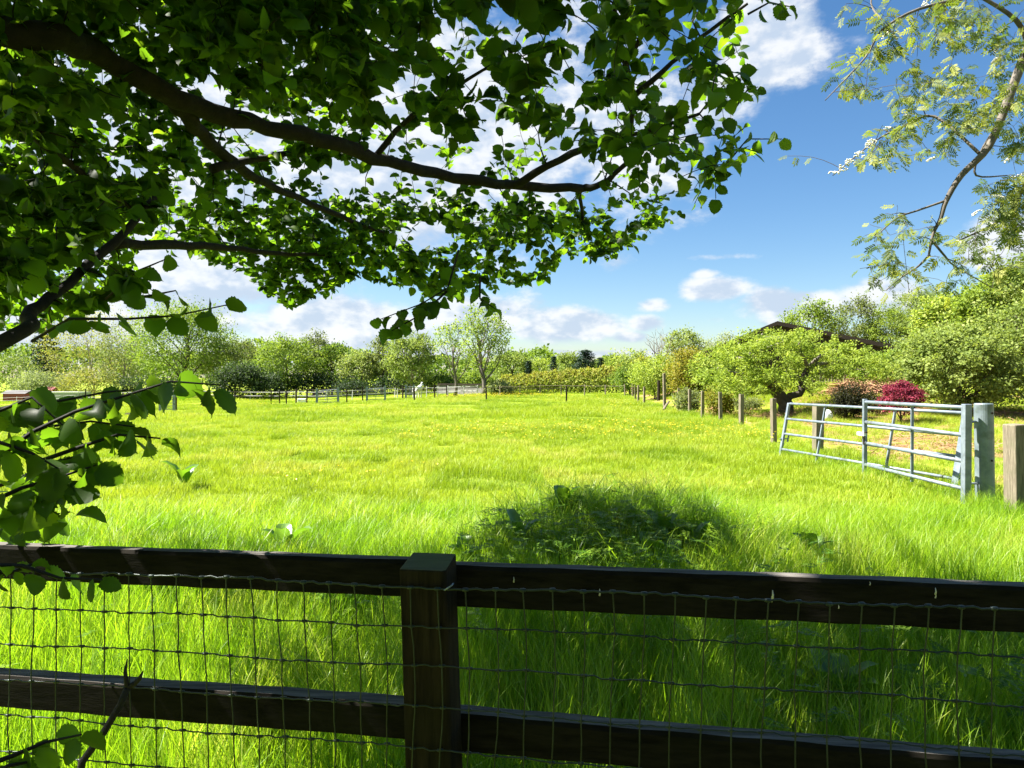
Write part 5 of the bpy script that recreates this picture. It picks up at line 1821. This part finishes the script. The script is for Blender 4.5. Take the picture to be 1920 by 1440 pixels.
    for t in twigs:
        n = int(r.integers(6, 11))
        e = t[-1]; ex, ey = 960 + e.x / e.y * FPX, HOR - (e.z - EYE) / e.y * FPX
        if ex > 800 and ey < 300: leaves += twig_leaves(t, int(r.integers(5, 8)), r, .052, .090, r.uniform(.22, .40), .70, .65)
        else: leaves += twig_leaves(t, n, r, .036, .080, r.uniform(.20, .38), .70, .65)
    # crown out of the picture, which shades the mound
    hi = []
    for _ in range(1700):     # spots above the ground that lies in shade
        q = r.random()
        h = r.uniform(3.5, 6.4)
        if q < .30:
            a = r.uniform(0, 6.28); k = math.sqrt(r.random()); xg, yg = .95 + 1.15 * k * math.cos(a), 6.4 + 1.2 * k * math.sin(a)
        elif q < .86: xg, yg = r.uniform(-.1, 3.3), r.uniform(.8, 4.7)
        else: xg, yg = r.uniform(-.1, 3.0), r.uniform(-1.8, 1.2); h = r.uniform(2.8, 4.4)
        if yg > 1.5: xg = max(xg, -.25 + .12 * (yg - 3))
        hi.append(Vector((xg - .75 * h, yg + .079 * h, h)))
    hi = [h for h in hi if h.y < .35 or (h.z - EYE) / h.y * FPX > HOR + 60]
    tw2 = grow(sk, hi, base, r)
    for t in tw2:
        leaves += twig_leaves(t, 9, r, .10, .14, .45, .9, .45)
    # low sprays hanging in front
    sprays = [
        ([(60, 640, 1.95), (130, 598, 1.9), (240, 598, 1.88), (330, 592, 1.85), (425, 572, 1.82)], 13, .055, .075),
        ([(240, 560, 1.95), (280, 555, 1.9), (330, 545, 1.85)], 5, .05, .07),
        ([(200, 560, 2.1), (260, 508, 2.0), (310, 487, 1.95)], 5, .05, .07),
        ([(860, 470, 2.9), (840, 540, 2.75), (790, 570, 2.65), (710, 600, 2.55)], 12, .06, .085),
        ([(840, 545, 2.75), (790, 590, 2.65), (735, 620, 2.6)], 9, .06, .085),
        ([(900, 520, 2.9), (900, 560, 2.85), (930, 580, 2.8)], 7, .05, .07),
        ([(-60, 900, 1.38), (60, 810, 1.42), (140, 772, 1.45), (215, 748, 1.47), (320, 715, 1.5), (415, 722, 1.5)], 18, .055, .085),
        ([(60, 870, 1.45), (150, 838, 1.46), (220, 815, 1.47), (300, 822, 1.47)], 10, .055, .08),
        ([(-60, 960, 1.36), (40, 915, 1.4), (110, 895, 1.42), (180, 872, 1.43)], 10, .055, .085),
        ([(-60, 1010, 1.36), (20, 960, 1.38), (70, 950, 1.4), (120, 905, 1.4)], 9, .055, .085),
        ([(-80, 800, 1.5), (0, 770, 1.5), (60, 745, 1.5), (120, 800, 1.5)], 9, .055, .085),
        ([(-60, 880, 1.6), (20, 830, 1.6), (90, 800, 1.62), (170, 790, 1.64), (250, 800, 1.65)], 14, .06, .085),
        ([(-60, 930, 1.6), (30, 900, 1.6), (90, 870, 1.6), (160, 850, 1.6)], 12, .06, .085),
        ([(-60, 780, 1.7), (30, 760, 1.7), (110, 752, 1.7), (200, 735, 1.7), (280, 728, 1.7)], 13, .06, .085),
        ([(-60, 1000, 1.5), (10, 975, 1.5), (70, 985, 1.5), (130, 960, 1.5)], 9, .05, .08),
        ([(-60, 850, 1.35), (0, 830, 1.36), (60, 850, 1.37), (110, 880, 1.38)], 9, .06, .085),
        ([(-60, 1060, 1.16), (40, 1062, 1.18), (110, 1085, 1.19), (190, 1088, 1.2)], 8, .035, .055),
        ([(-60, 1080, 1.16), (20, 1075, 1.18), (60, 1058, 1.19)], 5, .03, .05),
        ([(-60, 1450, 1.1), (20, 1420, 1.12), (80, 1395, 1.13), (150, 1380, 1.14)], 8, .04, .06),
        ([(-60, 1480, 1.1), (10, 1440, 1.1), (60, 1430, 1.12)], 6, .04, .06),
        ([(1360, 310, 3.4), (1400, 262, 3.35), (1465, 262, 3.3)], 5, .07, .09),
        ([(1400, 30, 2.6), (1440, 8, 2.55), (1480, 16, 2.5)], 5, .06, .08),
        ([(1380, 200, 3.2), (1400, 170, 3.2), (1420, 165, 3.2)], 4, .04, .06),
    ]
    for pts, n, l0, l1 in sprays:
        path = [P(*p) for p in pts]
        full = [path[0].lerp(path[1], k / 3) for k in range(3)]
        for i in range(1, len(path) - 1):
            full += [path[i].lerp(path[i + 1], k / 3) for k in range(3)]
        full.append(path[-1])
        L = sum((full[i + 1] - full[i]).length for i in range(len(full) - 1))
        sk.add(full, [max(.0014, .005 * (1 - .75 * i / len(full))) for i in range(len(full))])
        leaves += twig_leaves(full, n, r, l0, l1, L * .85, .55, .75, .6)
    leaves = [l for l in leaves if not (hides(l[0] + l[1].normalized() * l[3] * .5, 34) and r.random() < (.80 if l[0].x > -1.0 else .5))]
    # twigs: one branching mass of thin wood
    mb = MB()
    for pts, rads, main in sk.branches:
        if main: continue
        mb.tube([p - base for p in pts], rads, 4 if rads[0] < .006 else 5, cap=False)
    o = mb.build('twigs', M['bark'], root, smooth=True); o['kind'] = 'stuff'
    print('HAZEL leaves', len(leaves), leaf_set(root, 'leaf', leaves, HAZEL_FINE, HAZEL_COARSE, M['hazel'], 300, base, 5))
hazel()

# ------------------------------------------------------------------ unseen hedge added behind the viewpoint to keep sky light off the fence
def back_hedge():
    r = np.random.default_rng(515)
    n = 9000
    x = r.uniform(-11, 11, n); y = -2.6 - 1.6 * r.random(n) + .3 * np.sin(x * 1.3); z = 5.2 * r.random(n) ** .8 + .3 * np.sin(x * 2.1)
    pos = np.stack([x, y, np.maximum(z, .05)], 1)
    Rm = frames(r.normal(size=(n, 3)), np.array([0, .6, .5]) + r.normal(size=(n, 3)) * .5)
    V, F = batch(RHOMB, pos, Rm, r.uniform(.18, .34, n))
    root = empty('added_shade_hedge', (0, -3.4, 0)); tag(root, 'tall dark hedge added unseen behind the viewpoint to block sky light', 'hedge')
    link('foliage', mesh_arrays('foliage', V - np.array([0, -3.4, 0]), F, M['c_dark'], tint=np.repeat(r.random(n) * .99, 4)), root)
    for k in range(9):
        X = -10 + 2.5 * k
        mb = MB(); mb.tube(bent((X, 0, -.1), (X + r.normal() * .3, r.normal() * .2, 4.2), r, 6, .05), [.09, .08, .07, .06, .045, .03], 7); mb.build('trunk', M['bark_dark'], root, smooth=True)
back_hedge()

# ------------------------------------------------------------------ rowan on the right
def rowan():
    r = np.random.default_rng(404)
    base = Vector((5.6, 4.6, 0))
    root = empty('rowan_tree', base)
    tag(root, 'flowering tree with fine feathery leaves and white blossom hanging in from the right', 'tree')
    sk = Skeleton()
    D = 5.0
    mains = [
        ([(5.6, 4.6, 0), (5.5, 4.7, 1.8), (5.3, 4.8, 3.4)], [P(2080, -250, D), P(2000, -60, D), P(1925, 90, D), P(1890, 180, D), P(1852, 275, D), P(1800, 330, D), P(1772, 378, D), P(1762, 410, D), P(1775, 398, D) * .0 + P(1748, 440, D), P(1740, 480, D)], .075, .007),
        ([], [P(1768, 378, D), P(1720, 395, D), P(1680, 410, D - .1), P(1640, 445, D - .2)], .009, .003),
        ([], [P(1925, 90, D), P(1900, 40, D), P(1830, -5, D), P(1760, -40, D)], .02, .008),
        ([], [P(1865, 240, D), P(1835, 290, D + .1), P(1828, 330, D + .1), P(1885, 330, D + .2)], .012, .004),
        ([], [P(1840, 295, D), P(1750, 220, D + .3), P(1690, 240, D + .3), P(1640, 265, D + .2), P(1560, 330, D)], .012, .003),
        ([], [P(1830, -5, D), P(1720, 20, D - .2), P(1650, 60, D - .2), P(1620, 110, D - .2), P(1545, 190, D - .3)], .012, .003),
        ([], [P(1742, 478, D), P(1720, 500, D), P(1690, 520, D), P(1660, 545, D)], .009, .003),
        ([], [P(1745, 450, D), P(1770, 480, D), P(1790, 500, D + .2), P(1860, 540, D + .3)], .009, .003),
        ([], [P(2000, 200, D), P(1940, 300, D), P(1890, 400, D), P(1800, 450, D)], .018, .005),
        ([], [P(1650, 40, D - .2), P(1630, 10, D), P(1640, -40, D)], .008, .003),
    ]
    for k, (pre, pts, r0, r1) in enumerate(mains):
        raw = [Vector(p) for p in pre] + list(pts)
        fine = []; n = len(raw)
        for i in range(n - 1):
            p0, p1, p2, p3 = raw[max(0, i - 1)], raw[i], raw[i + 1], raw[min(n - 1, i + 2)]
            for s in range(4):
                t = s / 4
                fine.append(.5 * ((2 * p1) + (p2 - p0) * t + (2 * p0 - 5 * p1 + 4 * p2 - p3) * t * t + (3 * p1 - p0 - 3 * p2 + p3) * t ** 3))
        fine.append(raw[-1])
        m = len(fine)
        rads = [max(r1, r0 + (r1 - r0) * (i / (m - 1)) ** .55) if k == 0 else r0 + (r1 - r0) * i / (m - 1) for i in range(m)]
        sk.add(fine, rads, True)
        mb = MB(); mb.tube([p - base for p in fine], rads, 10); mb.build('branch' if k else 'trunk', M['bark_light'], root, smooth=True)
    zones = [  # px, py, half sizes, weight
        (1720, 40, 110, 50, 5), (1650, 95, 45, 40, 2), (1600, 165, 35, 25, 1.2), (1840, 60, 90, 60, 4), (1760, 150, 90, 45, 4), (1800, 220, 90, 50, 4), (1880, 170, 50, 90, 3),
        (1690, 235, 50, 22, 1.6), (1610, 295, 50, 22, 1.2), (1720, 285, 60, 30, 2), (1900, 300, 30, 70, 2), (1885, 390, 45, 50, 7), (1680, 430, 45, 25, 1.6), (1650, 490, 50, 30, 1.3), (1700, 530, 60, 30, 1.6),
        (1780, 440, 60, 40, 2.2), (1830, 490, 70, 40, 2.2), (1900, 480, 30, 40, 1), (1960, 200, 60, 200, 3)]
    wz = np.array([z[4] for z in zones]); wz = wz / wz.sum()
    tg = []
    for _ in range(380):
        z = zones[int(r.choice(len(zones), p=wz))]
        tg.append(P(z[0] + r.normal() * z[2] * .6, z[1] + r.normal() * z[3] * .6, D + r.normal() * .35))
    twigs = grow(sk, tg, base, r, .0014)
    leaves = []
    for t in twigs:
        leaves += twig_leaves(t, int(r.integers(3, 6)), r, .07, .115, .22, .6, .8, .5)
    mb = MB()
    for pts, rads, main in sk.branches:
        if not main: mb.tube([p - base for p in pts], rads, 4, cap=False)
    o = mb.build('twigs', M['bark_dark'], root, smooth=True); o['kind'] = 'stuff'
    print('ROWAN', len(leaves), leaf_set(root, 'leaf', leaves, ROWAN, ROWAN, M['rowan'], 260, base, 6))
    # blossom clusters
    ic = bmesh.new(); bmesh.ops.create_icosphere(ic, subdivisions=1, radius=1.0)
    iv = [v.co.copy() for v in ic.verts]; it = [tuple(v.index for v in f.verts) for f in ic.faces]; ic.free()
    spots = [(1562, 326), (1580, 315), (1592, 305), (1610, 292), (1628, 275), (1632, 268), (1665, 245), (1700, 222), (1660, 68), (1735, 10), (1858, 100), (1865, 115), (1880, 350), (1900, 335), (1915, 330), (1890, 300), (1870, 370), (1850, 420), (1800, 455), (1830, 400), (1745, 300)]
    shapes = []
    for k in range(3):
        m = MB(); q = random.Random(k)
        for j in range(34):
            a = q.uniform(0, 6.28); rr_ = .036 * math.sqrt(q.random())
            c = Vector((rr_ * math.cos(a), rr_ * math.sin(a), .010 * (1 - (rr_ / .036) ** 2) + q.uniform(-.004, .004)))
            s = q.uniform(.0045, .007)
            m.add([c + Vector((v.x, v.y, v.z * .7)) * s for v in iv], it)
        shapes.append(m.mesh('blossom', M['blossom'], smooth=True))
    for i, (px, py) in enumerate(spots):
        p = P(px, py, D + r.normal() * .15)
        o = link('blossom', shapes[i % 3], root); o.location = p - base; o.rotation_euler = (r.normal() * .35, r.normal() * .35, r.uniform(0, 6))
rowan()
